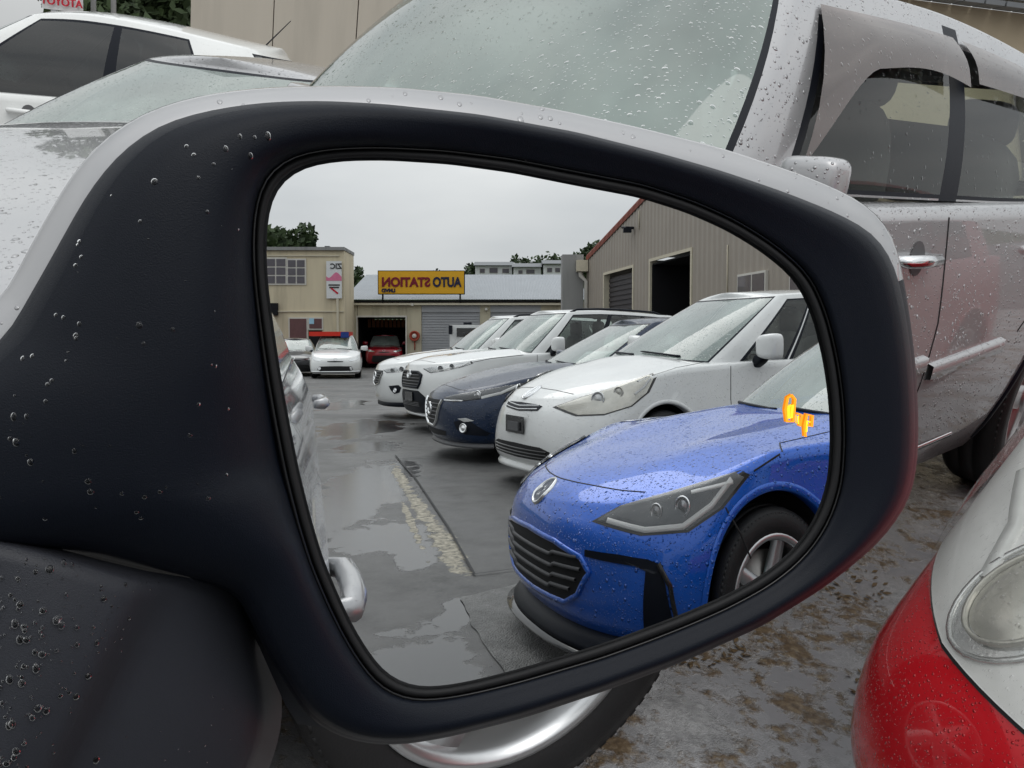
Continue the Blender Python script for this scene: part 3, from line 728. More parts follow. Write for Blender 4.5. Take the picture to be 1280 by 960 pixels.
# ------------------------------------------------------------------ ground
def wetground(name, dry, wet, brown=0.0, ns=1.1, chip=0.0, pud=(.52, .62), r0=.10, r1=.42, hollows=(), strip=()):
    m, nt, p = base(name)
    co = nd(nt, 'ShaderNodeTexCoord').outputs['Object']
    big = noise(nt, ns, 5, .6, vec=co); fine = noise(nt, 48, 6, .75, vec=co); agg = noise(nt, 240 if not chip else 130, 2, .5, vec=co)
    pm = ramp(nt, big, [(pud[0], 0.0), (pud[1], 1.0)])
    def oval(cx, cy, ax, ay, ang, ragged, sc_):
        mpn = nd(nt, 'ShaderNodeMapping', vector_type='TEXTURE'); mpn.inputs['Location'].default_value = (cx, cy, 0); mpn.inputs['Rotation'].default_value = (0, 0, ang); mpn.inputs['Scale'].default_value = (ax, ay, 1)
        nt.links.new(co, mpn.inputs['Vector']); ln_ = nd(nt, 'ShaderNodeVectorMath', operation='LENGTH'); nt.links.new(mpn.outputs[0], ln_.inputs[0])
        return math_(nt, 'ADD', ln_.outputs['Value'], math_(nt, 'MULTIPLY', math_(nt, 'SUBTRACT', noise(nt, sc_, 6, .62, vec=co), .5), ragged))
    pool = None
    for h_ in hollows:
        v_ = oval(*h_, 1.7, 4.5 if max(h_[2:4]) < 1.2 else 2.6); pool = v_ if pool is None else math_(nt, 'MINIMUM', pool, v_)
    if pool is not None:
        pool = ramp(nt, pool, [(.80, 1.0), (.93, 0.0)]); damp = None; pm = math_(nt, 'MAXIMUM', math_(nt, 'MULTIPLY', pm, .55), pool)
    c0 = nd(nt, 'ShaderNodeMix', data_type='RGBA'); c0.inputs[6].default_value = (*dry, 1); c0.inputs[7].default_value = (*[x*.45 for x in dry], 1); nt.links.new(ramp(nt, fine, [(.35, 0.0), (.7, 1.0)]), c0.inputs[0])
    mid = nd(nt, 'ShaderNodeMix', data_type='RGBA', blend_type='MULTIPLY'); mid.inputs[0].default_value = 1; nt.links.new(c0.outputs[2], mid.inputs[6]); nt.links.new(ramp(nt, noise(nt, 5.5, 7, .7, vec=co), [(.32, .45), (.5, 1.0), (.7, 1.45)]), mid.inputs[7])
    cur = mid.outputs[2]
    c1 = nd(nt, 'ShaderNodeMix', data_type='RGBA'); nt.links.new(cur, c1.inputs[6]); c1.inputs[7].default_value = (*wet, 1); nt.links.new(pm, c1.inputs[0]); cur = c1.outputs[2]
    if strip:
        sm = None
        for h_ in strip:
            v_ = oval(*h_, 3.0, 6); sm = v_ if sm is None else math_(nt, 'MINIMUM', sm, v_)
        sm = ramp(nt, math_(nt, 'ADD', sm, math_(nt, 'MULTIPLY', math_(nt, 'SUBTRACT', fine, .5), .9)), [(.78, 1.0), (.86, 0.0)])
        sc_ = ramp(nt, noise(nt, 22, 5, .7, vec=co), [(.36, (.05, .045, .035)), (.48, (.24, .22, .17)), (.68, (.46, .42, .33))])
        c3 = nd(nt, 'ShaderNodeMix', data_type='RGBA'); nt.links.new(cur, c3.inputs[6]); nt.links.new(sc_, c3.inputs[7]); nt.links.new(sm, c3.inputs[0]); cur = c3.outputs[2]
        pm = math_(nt, 'MULTIPLY', pm, math_(nt, 'SUBTRACT', 1.0, sm))
    if brown:
        b1 = noise(nt, 3.2, 6, .68, vec=co); b2 = noise(nt, 17, 5, .7, vec=co)
        bmk = ramp(nt, math_(nt, 'ADD', math_(nt, 'MULTIPLY', b1, .62), math_(nt, 'MULTIPLY', b2, .38)), [(.50, 0.0), (.565, 1.0)])
        bc = ramp(nt, noise(nt, 40, 4, .7, vec=co), [(.3, (.045, .028, .014)), (.5, (.13, .085, .042)), (.72, (.26, .20, .12))])
        c2 = nd(nt, 'ShaderNodeMix', data_type='RGBA'); nt.links.new(cur, c2.inputs[6]); nt.links.new(bc, c2.inputs[7]); nt.links.new(math_(nt, 'MULTIPLY', bmk, brown), c2.inputs[0]); cur = c2.outputs[2]
    nt.links.new(cur, p.inputs['Base Color'])
    rr = nd(nt, 'ShaderNodeMapRange'); rr.inputs[3].default_value = r1; rr.inputs[4].default_value = r0; nt.links.new(pm, rr.inputs[0])
    rough = rr.outputs[0]
    hgt = math_(nt, 'ADD', math_(nt, 'MULTIPLY', agg, 1.0), math_(nt, 'MULTIPLY', fine, .5))
    inv = math_(nt, 'SUBTRACT', 1.0, math_(nt, 'MULTIPLY', pm, .93))
    hgt = math_(nt, 'MULTIPLY', hgt, inv)
    if brown:
        rough = math_(nt, 'ADD', rough, math_(nt, 'MULTIPLY', bmk, .35)); hgt = math_(nt, 'ADD', hgt, math_(nt, 'MULTIPLY', math_(nt, 'MULTIPLY', bmk, b2), 1.5))
    nt.links.new(rough, p.inputs['Roughness'])
    nt.links.new(bump(nt, hgt, .012 if chip else .006, 1.0 if chip else .8), p.inputs['Normal'])
    p.inputs['Specular IOR Level'].default_value = .6
    MATS[name] = m; return m
def pixoval(u0, v0, u1, v1, pad=1.0):       # an oval on the ground covering a box of the mirror picture
    um, vm = (u0+u1)/2, (v0+v1)/2; c_ = yard(*yground(um, vm)); a_ = (yard(*yground(u1, vm))-yard(*yground(u0, vm))).length/2; b_ = (yard(*yground(um, v0))-yard(*yground(um, v1))).length/2
    return (c_.x, c_.y, a_*pad, b_*pad, RA)
def lineoval(p, q, wd):
    a_, b_ = yard(*yground(*p)), yard(*yground(*q)); c_ = (a_+b_)/2; d = b_-a_; return (c_.x, c_.y, d.length/2*1.05, wd, math.atan2(d.y, d.x))
HOL = [pixoval(410, 785, 620, 960, 1.25), pixoval(410, 655, 545, 690, 1.3), pixoval(495, 672, 550, 716, 1.2), pixoval(405, 574, 512, 648, 1.25), pixoval(405, 525, 500, 545, 1.3), pixoval(405, 500, 450, 512, 1.3), pixoval(420, 552, 500, 566, 1.2), pixoval(545, 745, 600, 790, 1.1)]
STR = [lineoval((491, 580), (516, 624), .06), lineoval((510, 612), (550, 672), .07), lineoval((540, 652), (583, 722), .085), lineoval((500, 620), (530, 690), .03)]
wetground('asphalt_wet', (.085, .085, .083), (.04, .04, .041), ns=.55, pud=(.42, .66), r0=.02, r1=.62, hollows=HOL, strip=STR)
wetground('chipseal_wet', (.16, .16, .155), (.08, .08, .08), ns=2.5, chip=1, pud=(.6, .9), r0=.2)
wetground('yard_dirty', (.42, .42, .425), (.27, .27, .28), brown=.95, ns=1.6, pud=(.40, .56), r0=.08, r1=.34)
def sheet(name, pts, z, mat, sub=None):
    o = mk(name, [(p[0], p[1], z) for p in pts], [tuple(range(len(pts)))], mat, None, False); return o
g = struct(mk('ground', [(-700, -700, 0), (700, -700, 0), (700, 700, 0), (-700, 700, 0)], [(0, 1, 2, 3)], 'asphalt_wet', None, False))
struct(sheet('yard_surface', [(-12, 1.0), (2.0, .6), (9, 4), (9, 14), (-12, 14)], .004, 'yard_dirty'))
def blob_sheet(name, pix, z, mat, jit=.05, sub=6, seed=1):
    rnd = random.Random(seed); P = [Vector(yground(u, v)) for u, v in pix]; R = []
    for a, b in zip(P, P[1:]+P[:1]):
        for i in range(sub):
            q = a.lerp(b, i/sub); j = (a-b).length*jit; R.append(q + Vector((rnd.uniform(-j, j), rnd.uniform(-j, j)*1.6)))
    for _ in range(2): R = [q for a, b in zip(R, R[1:]+R[:1]) for q in (a.lerp(b, .25), a.lerp(b, .75))]
    W = [yard(p.x, p.y) for p in R]; o = sheet(name, W, z, mat)
    if o.data.polygons[0].normal.z < 0: o.data.flip_normals()
    return o
struct(blob_sheet('chipseal_patch', [(575, 748), (600, 800), (660, 880), (1000, 900), (950, 760), (760, 730), (650, 730)], .005, 'chipseal_wet', .02))
def groundline(pix, wd, mat, name):
    P = [yard(*yground(u, v)) for u, v in pix]; rows = []
    for i, p in enumerate(P):
        d = (P[min(i+1, len(P)-1)]-P[max(i-1, 0)]).normalized(); n_ = Vector((-d.y, d.x, 0))*wd/2
        rows.append([p-n_+Vector((0, 0, .013)), p+n_+Vector((0, 0, .013))])
    return struct(MB().grid(rows).out(name, mat, None, False))
groundline([(494, 570), (520, 600), (560, 660), (593, 720)], .014, 'black_rubber', 'pavement_joint'); groundline([(593, 720), (640, 714), (700, 707)], .010, 'black_rubber', 'pavement_joint'); groundline([(478, 577), (520, 573), (560, 571)], .014, 'black_rubber', 'pavement_joint')
# leaf litter on the ground in front
lt = MB()
for _ in range(2600):
    u, v = random.uniform(780, 1280), random.uniform(600, 985); p = ground(u, v)
    if (math.sin(p.x*7+1.3*math.sin(p.y*5))+math.sin(p.y*8.3+p.x*3)) < .35: continue
    r = random.uniform(.004, .017); q = random.uniform(0, 6.3); t_ = random.uniform(-.3, .3); dx, dy = math.cos(q), math.sin(q)
    lt.add([(p.x-dx*r, p.y-dy*r, .007), (p.x-dy*r*.45, p.y+dx*r*.45, .009+abs(t_)*r), (p.x+dx*r, p.y+dy*r, .008+r*.3), (p.x+dy*r*.45, p.y-dx*r*.45, .008)], [(0, 3, 2, 1)])
o = lt.out('leaf_litter', plain('litter', (.12, .08, .04), .6, var=.6, ns=30), None, False); tag(o, 'brown rotting leaf litter scattered over the wet ground', 'leaf litter', kind='stuff')

def sym(pts): return pts + [(x, -y, z) for x, y, z in reversed(pts) if abs(y) > 1e-6]
def lip(car, name, mat, lv, z0, z1, outw, phi=80, th=.02, thick_in=.12):
    _, xf, wd, a, n = lv; rows = []
    for i in range(41):
        q = rad(-phi + 2*phi*i/40); c, sn = math.cos(q)**(2/n), math.copysign(abs(math.sin(q))**(2/n), q)
        p = Vector((-(xf+a*(1-c)), wd*sn, 0)); d = Vector((math.cos(q), math.sin(q), 0))
        rows.append([p+d*(-thick_in)+Vector((0, 0, z1)), p+d*(outw*.4)+Vector((0, 0, z1)), p+d*outw+Vector((0, 0, z0+th)), p+d*outw+Vector((0, 0, z0)), p+d*(-thick_in)+Vector((0, 0, z0))])
    return MB().grid(rows).out(name, mat, car.root)
def lamp(car, pts, beta, inner='lamp_reflector', cover='lamp_glass', edge='black_gloss', lens=(), strips=()):
    car.patch('headlight_surround', pts, edge, beta, .002, scale=1.08)
    car.patch('headlight', pts, inner, beta, .004)
    for x, y, z, r, m in lens: car.lens('projector_lamp', x, y, z, r, m, beta, .012, .004)
    for st, m, w_ in strips: car.rim('lamp_strip', st, m, beta, w_, .007, True, False)
    car.patch('headlight_cover', pts, cover, beta, .012, .012, scale=.985)
def lerp3(a, b, t): return tuple(x+(y-x)*t for x, y in zip(a, b))

# ---- blue coupe
BRZ = dict(L=4.27, paint='paint_blue', wx=.90, wb=2.575, wz=.315, wa=.375, track=.765, rimf=.70, hood_pow=2.2, crease=(.48, .014, .15),
  levels=[(.16, .10, .79, .55, 2.5), (.23, .03, .84, .60, 2.5), (.36, .0, .885, .66, 2.5), (.52, .0, .89, .74, 2.4), ([(.06, .605), (.3, .645), (.6, .72), (.95, .815), (1.3, .835), (1.7, .85), (2.6, .88), (3.3, .94), (4.2, .92)], .05, .845, .80, 2.15)],
  hood=[(.05, .605), (.14, .655), (.35, .72), (.8, .80), (1.3, .875), (1.6, .91), (3.6, .96), (4.25, .94)],
  gh=(1.52, .40, .75, 3.95, .4, 2.25, .18, .50, 3.0, .25), belt=[(1.4, .885), (2.0, .86), (3.0, .89), (3.9, .96)], roof=[(2.2, 1.24), (2.6, 1.265), (3.1, 1.24)], wins=[(1.03, 1.58), (1.62, 1.93)], crown=.035)
c = Car('blue_coupe', BRZ, 'bright blue wet sports coupe with star badge, nearest parked car in the mirror reflection', 'car', 'cars parked in a row seen in the mirror')
hl = [(.17, .43, .560), (.27, .53, .625), (.45, .66, .678), (.80, .80, .765), (.85, .81, .75), (.70, .81, .635), (.54, .77, .555), (.36, .64, .535)]
hl = [lerp3((.46, .66, .648), q, .86) for q in hl]
lamp(c, hl, 42, 'lamp_dark', lens=((.52, .72, .64, .036, 'chrome'), (.43, .65, .62, .028, 'lamp_reflector')), strips=(([lerp3((.46, .66, .648), q, .80) for q in ((.20, .46, .560), (.36, .64, .540), (.53, .76, .562), (.68, .80, .645), (.81, .80, .75))], 'lamp_white', .024), ([(.56, .72, .685), (.74, .78, .72)], 'lamp_white', .016)))
gr = sym([(0, .0, .485), (.02, .30, .475), (.06, .50, .445), (.07, .55, .40), (.05, .47, .31), (.02, .36, .265), (0, 0, .255)])
c.patch('grille', gr, 'black_rubber', 0, .004, both=False)
c.rim('grille_frame', gr, 'paint_blue', 0, .02, .014, both=False, n=90)
for z, y in ((.315, .42), (.355, .47), (.395, .50), (.435, .48)): c.rim('grille_slat', [(0, -y, z+.008), (0, -y*.6, z), (0, -y*.55, z-.012), (0, y*.55, z-.012), (0, y*.6, z), (0, y, z+.008)], 'grey_plastic', 0, .013, .016, False, False)
c.patch('air_vent', [(.40, .70, .47), (.435, .735, .40), (.455, .755, .27), (.43, .74, .20), (.385, .705, .185), (.35, .675, .215), (.355, .68, .33), (.365, .685, .44)], 'black_plastic', 42, .006)
c.patch('vent_strip', [(.17, .44, .475), (.28, .58, .478), (.38, .68, .472), (.43, .73, .455), (.40, .71, .425), (.33, .65, .447), (.17, .44, .452)], 'black_plastic', 42, .007)
c.rim('vent_blade', [(.41, .715, .46), (.45, .75, .39), (.47, .765, .26), (.445, .75, .19)], 'black_gloss', 42, .022, .02, True, False)
lip(c, 'front_splitter', 'black_plastic', BRZ['levels'][0], .115, .185, .085, 78, .02, .15)
lip(c, 'splitter_edge', 'black_gloss', BRZ['levels'][0], .10, .113, .125, 78, .006, .1)
c.badge_ring(.615, (.062, .042), inner='paint_navy')
for y, z, r in ((.028, .622, .016), (-.018, .604, .008), (-.03, .618, .008), (-.002, .602, .008), (-.012, .626, .008)):
    c.patch('badge_star', [(0, y+r*(1 if i % 2 == 0 else .35)*math.cos(i*math.pi/4), z+r*(1 if i % 2 == 0 else .35)*math.sin(i*math.pi/4)) for i in range(8)], 'chrome', 0, .012, both=False, n=16, rings=2)
c.gap([(.10, .02, .665), (.17, .30, .668), (.27, .50, .668), (.36, .60, .672)], 20)
c.gap([(.80, .80, .755), (1.0, .80, .83), (1.3, .79, .86), (1.6, .77, .87)], 70)
c.gap([(.66, .80, .640), (.72, .84, .55), (.76, .86, .47)], 60)
c.wheel((5, .034, .3), ('alloy', 'caliper_green')); c.doormirror(1.95, .93, .95, 'paint_blue')
for q in [x for x in c.root.children if x.name.startswith('door_mirror')]:
    if q.data.vertices[0].co.y > 0:      # its offside mirror is missing
        for k in list(q.children): bpy.data.objects.remove(k)
        bpy.data.objects.remove(q); c.wipers(((-.62, -.02, .05), (.02, .60, .05)))
c.place_yard(.075, 3.72, 199); c.root.scale = (.77, .80, 1.07)
BRZC = c

# ---- white wagon
PRV = dict(skew=.07, L=4.63, paint='paint_pearl', wx=.95, wb=2.78, wz=.315, wa=.365, track=.77, hood_pow=2.3,
  levels=[(.17, .10, .80, .42, 2.8), (.25, .02, .86, .5, 2.8), (.42, .0, .885, .58, 2.6), (.60, .03, .89, .68, 2.4), ([(.10, .70), (.4, .76), (.8, .87), (1.2, .93), (2.0, .97), (3.5, 1.0), (4.6, 1.0)], .09, .855, .86, 2.1)],
  hood=[(.09, .70), (.2, .76), (.45, .85), (.9, .96), (1.25, 1.02), (4.6, 1.05)],
  gh=(1.20, .45, .775, 4.45, .3, 2.25, .22, .58, 4.15, .2), belt=[(1.1, 1.0), (1.6, .96), (3.0, .985), (4.4, 1.02)], roof=[(2.2, 1.49), (3.0, 1.53), (4.2, 1.46)], wins=[(1.05, 1.20), (1.235, 1.53), (1.565, 1.82)], crown=.05, UA=.78)
c = Car('white_wagon', PRV, 'white wagon with large pale headlights parked beside the blue coupe in the reflection', 'car', 'cars parked in a row seen in the mirror')
hl = [(.20, .42, .655), (.34, .56, .72), (.60, .70, .80), (.84, .79, .885), (.88, .81, .86), (.82, .81, .76), (.68, .80, .67), (.50, .72, .615), (.34, .58, .605)]
lamp(c, hl, 42, 'lamp_pearl', lens=((.46, .66, .715, .055, 'lamp_reflector'), (.60, .74, .765, .04, 'lamp_pearl')), strips=(([(.72, .79, .75), (.80, .80, .80), (.86, .80, .86)], 'lamp_white', .02),))
c.patch('upper_grille', sym([(0, 0, .665), (.03, .25, .66), (.06, .33, .65), (.05, .30, .615), (0, 0, .60)]), 'black_plastic', 0, .004, both=False)
for z in (.615, .64): c.rim('grille_slat', [(0, -.29, z+.012), (0, 0, z-.002), (0, .29, z+.012)], 'chrome', 0, .009, .012, False, False)
c.patch('lower_grille', sym([(0, 0, .36), (.02, .40, .355), (.06, .52, .33), (.06, .50, .26), (0, 0, .25)]), 'black_rubber', 0, .004, both=False)
for z in (.275, .30, .325): c.rim('grille_slat', [(0, -.48, z), (0, 0, z-.004), (0, .48, z)], 'black_gloss', 0, .01, .012, False, False)
lip(c, 'bumper_lip', 'paint_pearl', PRV['levels'][0], .15, .22, .06, 80, .02)
c.badge_ring(.735, (.06, .045)); c.badge_ring(.74, (.03, .04), off=.008)
c.plate(.50, 'black_gloss', .17, .065); 
MB().box(.012, .03, -.10, .10, .455, .52).out('plate_frame', 'grey_plastic', c.root, False)
c.gap([(.14, 0, .775), (.20, .30, .765), (.32, .50, .745)], 20); c.gap([(.86, .81, .885), (1.1, .81, .935), (1.4, .80, .97)], 70)
c.gap([(1.62, .86, .96), (1.60, .89, .7), (1.62, .88, .3)], 90); c.gap([(2.72, .86, .96), (2.74, .89, .7), (2.70, .88, .3)], 90)
c.wheel((6, .035, .2)); c.doormirror(1.92, 1.0, 1.09, 'paint_pearl', (.085, .13, .095)); c.wipers(); c.handle(2.55, .87, 'paint_pearl')
c.place_yard(.03, 7.9, 206); c.root.scale = (1, 1, 1.13)

# ---- navy hatchback
MZ3 = dict(skew=.14, L=4.46, paint='paint_navy', wx=.93, wb=2.70, wz=.315, wa=.37, track=.775, hood_pow=2.2, crease=(.45, .022, .16),
  levels=[(.17, .12, .80, .5, 2.5), (.24, .04, .86, .58, 2.5), (.40, .0, .895, .66, 2.4), (.58, .0, .895, .74, 2.3), ([(.06, .665), (.4, .72), (.8, .81), (1.2, .87), (2.0, .91), (3.5, .97), (4.4, .98)], .05, .85, .86, 2.05)],
  hood=[(.05, .665), (.15, .725), (.4, .80), (.9, .89), (1.35, .955), (4.4, 1.0)],
  gh=(1.40, .42, .765, 4.25, .35, 2.3, .2, .55, 3.9, .25), belt=[(1.3, .93), (1.8, .905), (3.0, .94), (4.2, 1.0)], roof=[(2.2, 1.36), (2.8, 1.40), (3.9, 1.33)], wins=[(1.04, 1.40), (1.44, 1.78)], black=[(1.40, 1.44)], crown=.05)
c = Car('navy_hatchback', MZ3, 'dark navy hatchback with shield grille and fog lamp, between two white cars in the reflection', 'car', 'cars parked in a row seen in the mirror')
hl = [(.10, .36, .625), (.24, .50, .665), (.50, .68, .715), (.84, .81, .775), (.80, .82, .735), (.62, .80, .675), (.42, .68, .625), (.22, .50, .595)]
lamp(c, hl, 42, 'lamp_dark', lens=((.42, .655, .665, .040, 'chrome'),), strips=(([(.46, .69, .64), (.62, .79, .685), (.82, .81, .765)], 'lamp_white', .03), ([(.10, .36, .60), (.30, .56, .605)], 'chrome', .015)))
gr = sym([(0, .0, .60), (.03, .34, .60), (.02, .36, .55), (0, .24, .40), (0, .14, .345), (0, 0, .34)])
c.patch('grille', gr, 'black_rubber', 0, .004, both=False)
c.rim('grille_wing', [(.02, -.37, .60), (.0, -.25, .395), (0, -.14, .335), (0, .14, .335), (0, .25, .395), (.02, .37, .60)], 'chrome', 0, .022, .022, False, False)
for z, y in ((.40, .22), (.44, .26), (.48, .30), (.52, .33), (.56, .34)): c.rim('grille_slat', [(0, -y, z), (0, 0, z-.003), (0, y, z)], 'grey_plastic', 0, .011, .014, False, False)
c.badge_ring(.50, (.075, .06), off=.016)
c.patch('lower_grille', sym([(0, 0, .30), (.05, .45, .30), (.05, .42, .25), (0, 0, .24)]), 'black_rubber', 0, .004, both=False)
c.patch('fog_recess', [(.20, .52, .40), (.28, .60, .425), (.38, .66, .41), (.55, .77, .30), (.50, .76, .275), (.30, .64, .285), (.22, .56, .33)], 'black_plastic', 42, .004)
c.lens('fog_lamp', .30, .635, .345, .046, 'chrome', 38, .025, .004); c.patch('lamp_brow', [(.24, .56, .435), (.32, .64, .445), (.40, .70, .42), (.30, .63, .405)], 'lamp_reflector', 42, .006)
lip(c, 'bumper_lip', 'grey_plastic', MZ3['levels'][0], .15, .20, .06, 80, .02)
c.gap([(.10, 0, .735), (.16, .25, .725), (.24, .44, .705), (.34, .55, .70)], 20); c.gap([(.84, .82, .78), (1.1, .81, .86), (1.5, .80, .90)], 70); c.gap([(.62, .82, .67), (.72, .86, .55)], 60)
c.gap([(1.62, .86, .90), (1.60, .89, .6), (1.62, .88, .3)], 90)
c.wheel((10, .016, .2), ('dark_alloy',)); c.doormirror(1.92, .99, 1.0, 'paint_navy', (.08, .12, .085)); c.wipers()
c.place_yard(-.90, 10.2, 197); c.root.scale = (1, 1, 1.08)

# ---- white crossover with black lower bumper
RV4 = dict(L=4.6, paint='paint_white', arch='black_plastic', wx=.95, wb=2.69, wz=.35, wa=.42, track=.80, hood_pow=2.4, crease=(.50, .025, .15),
  levels=[(.22, .10, .82, .40, 2.8), (.32, .03, .89, .5, 2.7), (.52, .0, .92, .55, 2.6), (.74, .0, .925, .62, 2.4), ([(.05, .90), (.4, .935), (.9, .99), (1.4, 1.03), (3.0, 1.07), (4.5, 1.10)], .05, .89, .72, 2.2)],
  hood=[(.05, .90), (.16, .95), (.45, 1.01), (1.0, 1.07), (1.4, 1.10), (4.6, 1.14)],
  gh=(1.34, .36, .80, 4.45, .3, 2.1, .2, .62, 4.2, .2), belt=[(1.2, 1.07), (1.8, 1.05), (3.0, 1.08), (4.4, 1.14)], roof=[(2.0, 1.60), (2.8, 1.63), (4.2, 1.57)], wins=[(1.04, 1.36), (1.40, 1.68), (1.72, 1.88)], black=[(1.36, 1.40), (1.68, 1.72)], crown=.045, UA=.8)
def crossover(name, spec, label, variant):
    c = Car(name, spec, label, 'car', 'cars parked in a row seen in the mirror')
    p = spec['paint']
    if variant == 0:
        hl = [(.08, .42, .85), (.16, .56, .875), (.40, .74, .90), (.62, .84, .945), (.64, .85, .92), (.50, .82, .875), (.32, .72, .83), (.16, .56, .80)]
        lamp(c, hl, 42, 'lamp_reflector', lens=((.26, .66, .855, .035, 'lamp_dark'), (.40, .75, .885, .03, 'lamp_dark')), strips=(([(.16, .56, .815), (.32, .72, .845), (.50, .82, .885), (.62, .84, .935)], 'lamp_white', .018),))
        gr = sym([(0, 0, .80), (0, .30, .80), (.02, .42, .76), (0, .40, .66), (0, .34, .60), (0, 0, .60)])
        c.patch('grille', gr, 'black_rubber', 0, .004, both=False); c.rim('grille_frame', gr, 'black_plastic', 0, .04, .02, both=False)
        for z in (.64, .68, .72, .76): c.rim('grille_slat', [(0, -.38, z), (0, 0, z-.002), (0, .38, z)], 'dark_alloy', 0, .014, .014, False, False)
        c.badge_ring(.765, (.075, .05), off=.016); c.badge_ring(.77, (.035, .045), off=.018)
        c.patch('lower_bumper', sym([(0, 0, .555), (.02, .36, .555), (.08, .50, .50), (.14, .62, .43), (.12, .60, .27), (0, 0, .25)]), 'black_plastic', 0, .006, both=False)
        c.patch('lower_grille', sym([(0, 0, .42), (.02, .36, .42), (.05, .44, .37), (0, 0, .33)]), 'black_rubber', 0, .012, both=False)
        for z in (.355, .375, .395): c.rim('grille_slat', [(0, -.36, z), (0, .36, z)], 'grey_plastic', 0, .007, .02, False, False)
        lip(c, 'skid_plate', 'alloy', spec['levels'][0], .21, .25, .03, 55, .02); c.plate(.47, 'black_gloss', .17, .06, off=.016)
    else:
        hl = [(.10, .40, .765), (.22, .54, .80), (.46, .70, .825), (.74, .83, .87), (.70, .84, .835), (.54, .79, .785), (.36, .68, .745), (.18, .50, .725)]
        lamp(c, hl, 42, 'lamp_reflector', lens=((.40, .68, .785, .04, 'lamp_dark'), (.26, .56, .765, .03, 'lamp_dark')))
        gr = sym([(0, 0, .76), (.02, .40, .755), (.03, .42, .70), (0, .30, .56), (0, .2, .52), (0, 0, .515)])
        c.patch('grille', gr, 'black_rubber', 0, .004, both=False)
        for z, y in ((.57, .28), (.61, .32), (.65, .36), (.69, .39), (.73, .40)): c.rim('grille_slat', [(0, -y, z), (0, y, z)], 'dark_alloy', 0, .012, .014, False, False)
        c.rim('grille_wing', [(.02, -.42, .72), (.0, -.30, .555), (0, 0, .505), (0, .30, .555), (.02, .42, .72)], 'chrome', 0, .018, .02, False, False)
        c.badge_ring(.66, (.08, .065), off=.016)
        c.patch('fog_recess', [(.20, .56, .52), (.36, .70, .54), (.40, .74, .50), (.36, .72, .42), (.28, .66, .40), (.22, .60, .46)], 'black_plastic', 42, .005)
        c.lens('fog_lamp', .31, .675, .455, .035, 'chrome', 40, .02, .006)
        lip(c, 'bumper_lip', 'black_plastic', spec['levels'][0], .19, .32, .035, 85, .05)
    c.gap([(.10, 0, .955), (.16, .3, .945), (.26, .5, .93)], 20); c.gap([(.64, .86, .94), (.9, .87, .985), (1.4, .86, 1.03)], 70)
    c.gap([(1.60, .90, 1.03), (1.58, .93, .7), (1.60, .92, .35)], 90); c.gap([(2.72, .90, 1.05), (2.74, .93, .7), (2.70, .92, .35)], 90)
    c.wheel((5, .04, .2)); c.doormirror(1.86, 1.04, 1.17, p, (.085, .13, .095)); c.wipers()
    for sd in (1, -1):
        pts = [c.gp(1.0+t, 1.0) + Vector((0, -.05, .035 if .05 < t < .93 else .0)) for t in (.0, .06, .15, .3, .5, .7, .85, .93, .98)]
        MB().tube([(q.x, q.y*sd, q.z) for q in pts], .016, 8).out('roof_rail', 'black_plastic', c.root)
    return c
c = crossover('white_crossover', RV4, 'white crossover with black lower bumper, left of the navy hatchback in the reflection', 0); c.place_yard(-1.47, 13.2, 204); c.root.scale = (1, 1, 1.06)
CX5 = dict(RV4, paint='paint_white', hood=[(.05, .845), (.16, .91), (.45, .98), (1.0, 1.05), (1.4, 1.09), (4.6, 1.14)],
  levels=[(.22, .10, .82, .45, 2.6), (.32, .03, .88, .55, 2.5), (.50, .0, .92, .62, 2.4), (.70, .0, .925, .70, 2.3), ([(.05, .845), (.4, .895), (.9, .97), (1.4, 1.02), (3.0, 1.06), (4.5, 1.10)], .05, .885, .80, 2.1)])
c = crossover('white_crossover', CX5, 'white crossover with chrome grille wing, farthest parked nose of the reflected row', 1); c.place_yard(-2.34, 15.8, 197); c.root.scale = (1, 1, 1.05)

# ---- white taxi-like hatch facing the viewer far down the yard, dark cars beside it, red car in the garage
def simple(name, spec, label, X, D, psi, lampcol='lamp_reflector', extra=None, grp='cars far down the reflected yard', taller=0):
    c = Car(name, spec, label, 'car', grp, .5)
    s_ = [(.14, .40, .64+taller), (.30, .55, .70+taller), (.55, .72, .76+taller), (.60, .76, .70+taller), (.42, .66, .64+taller), (.22, .48, .60+taller)]
    c.patch('headlight', s_, lampcol, 42, .006)
    c.patch('grille', sym([(0, 0, .62+taller), (.02, .28, .61+taller), (0, .26, .58+taller), (0, 0, .57+taller)]), 'black_rubber', 0, .005, both=False)
    c.patch('lower_grille', sym([(0, 0, .44+taller), (.05, .55, .43+taller), (.08, .62, .33), (.03, .5, .27), (0, 0, .26)]), 'black_rubber', 0, .005, both=False)
    c.badge_ring(.67+taller, (.06, .04)); c.wheel((6, .035, .2), seg=24); c.doormirror(1.8, 1.0, 1.05+taller, spec['paint'], (.08, .13, .09)); c.wipers()
    if extra: extra(c)
    c.place_yard(X, D, psi); return c
PRI = dict(PRV, L=4.48, paint='paint_pearl', interior=True)
def far_extra(c):
    c.plate(.50, 'lamp_white', .18, .06); lip(c, 'bumper_trim', 'chrome', PRV['levels'][1], .24, .27, .02, 70, .01)
    for y in (.52, -.52): c.lens('fog_lamp', .1, y, .36, .05, 'chrome', 20, .02) if y > 0 else None
simple('white_hatchback', PRI, 'small white hatchback facing the viewer by the garage, red sign on its roof', -6.15, 32, 279, extra=far_extra)
e = empty('roof_sign', yard(-6.75, 34.4, 1.50), RA, 'red sign board laid across the roof of the far white hatchback', 'sign')
MB().box(-.72, .72, -.5, .5, 0, .16).out('board', plain('sign_red', (.62, .035, .02), .4), e, False)
MB().box(-.75, -.45, -.52, -.505, -.06, .15).out('end_panel', plain('sign_blue', (.02, .05, .22), .4), e, False)
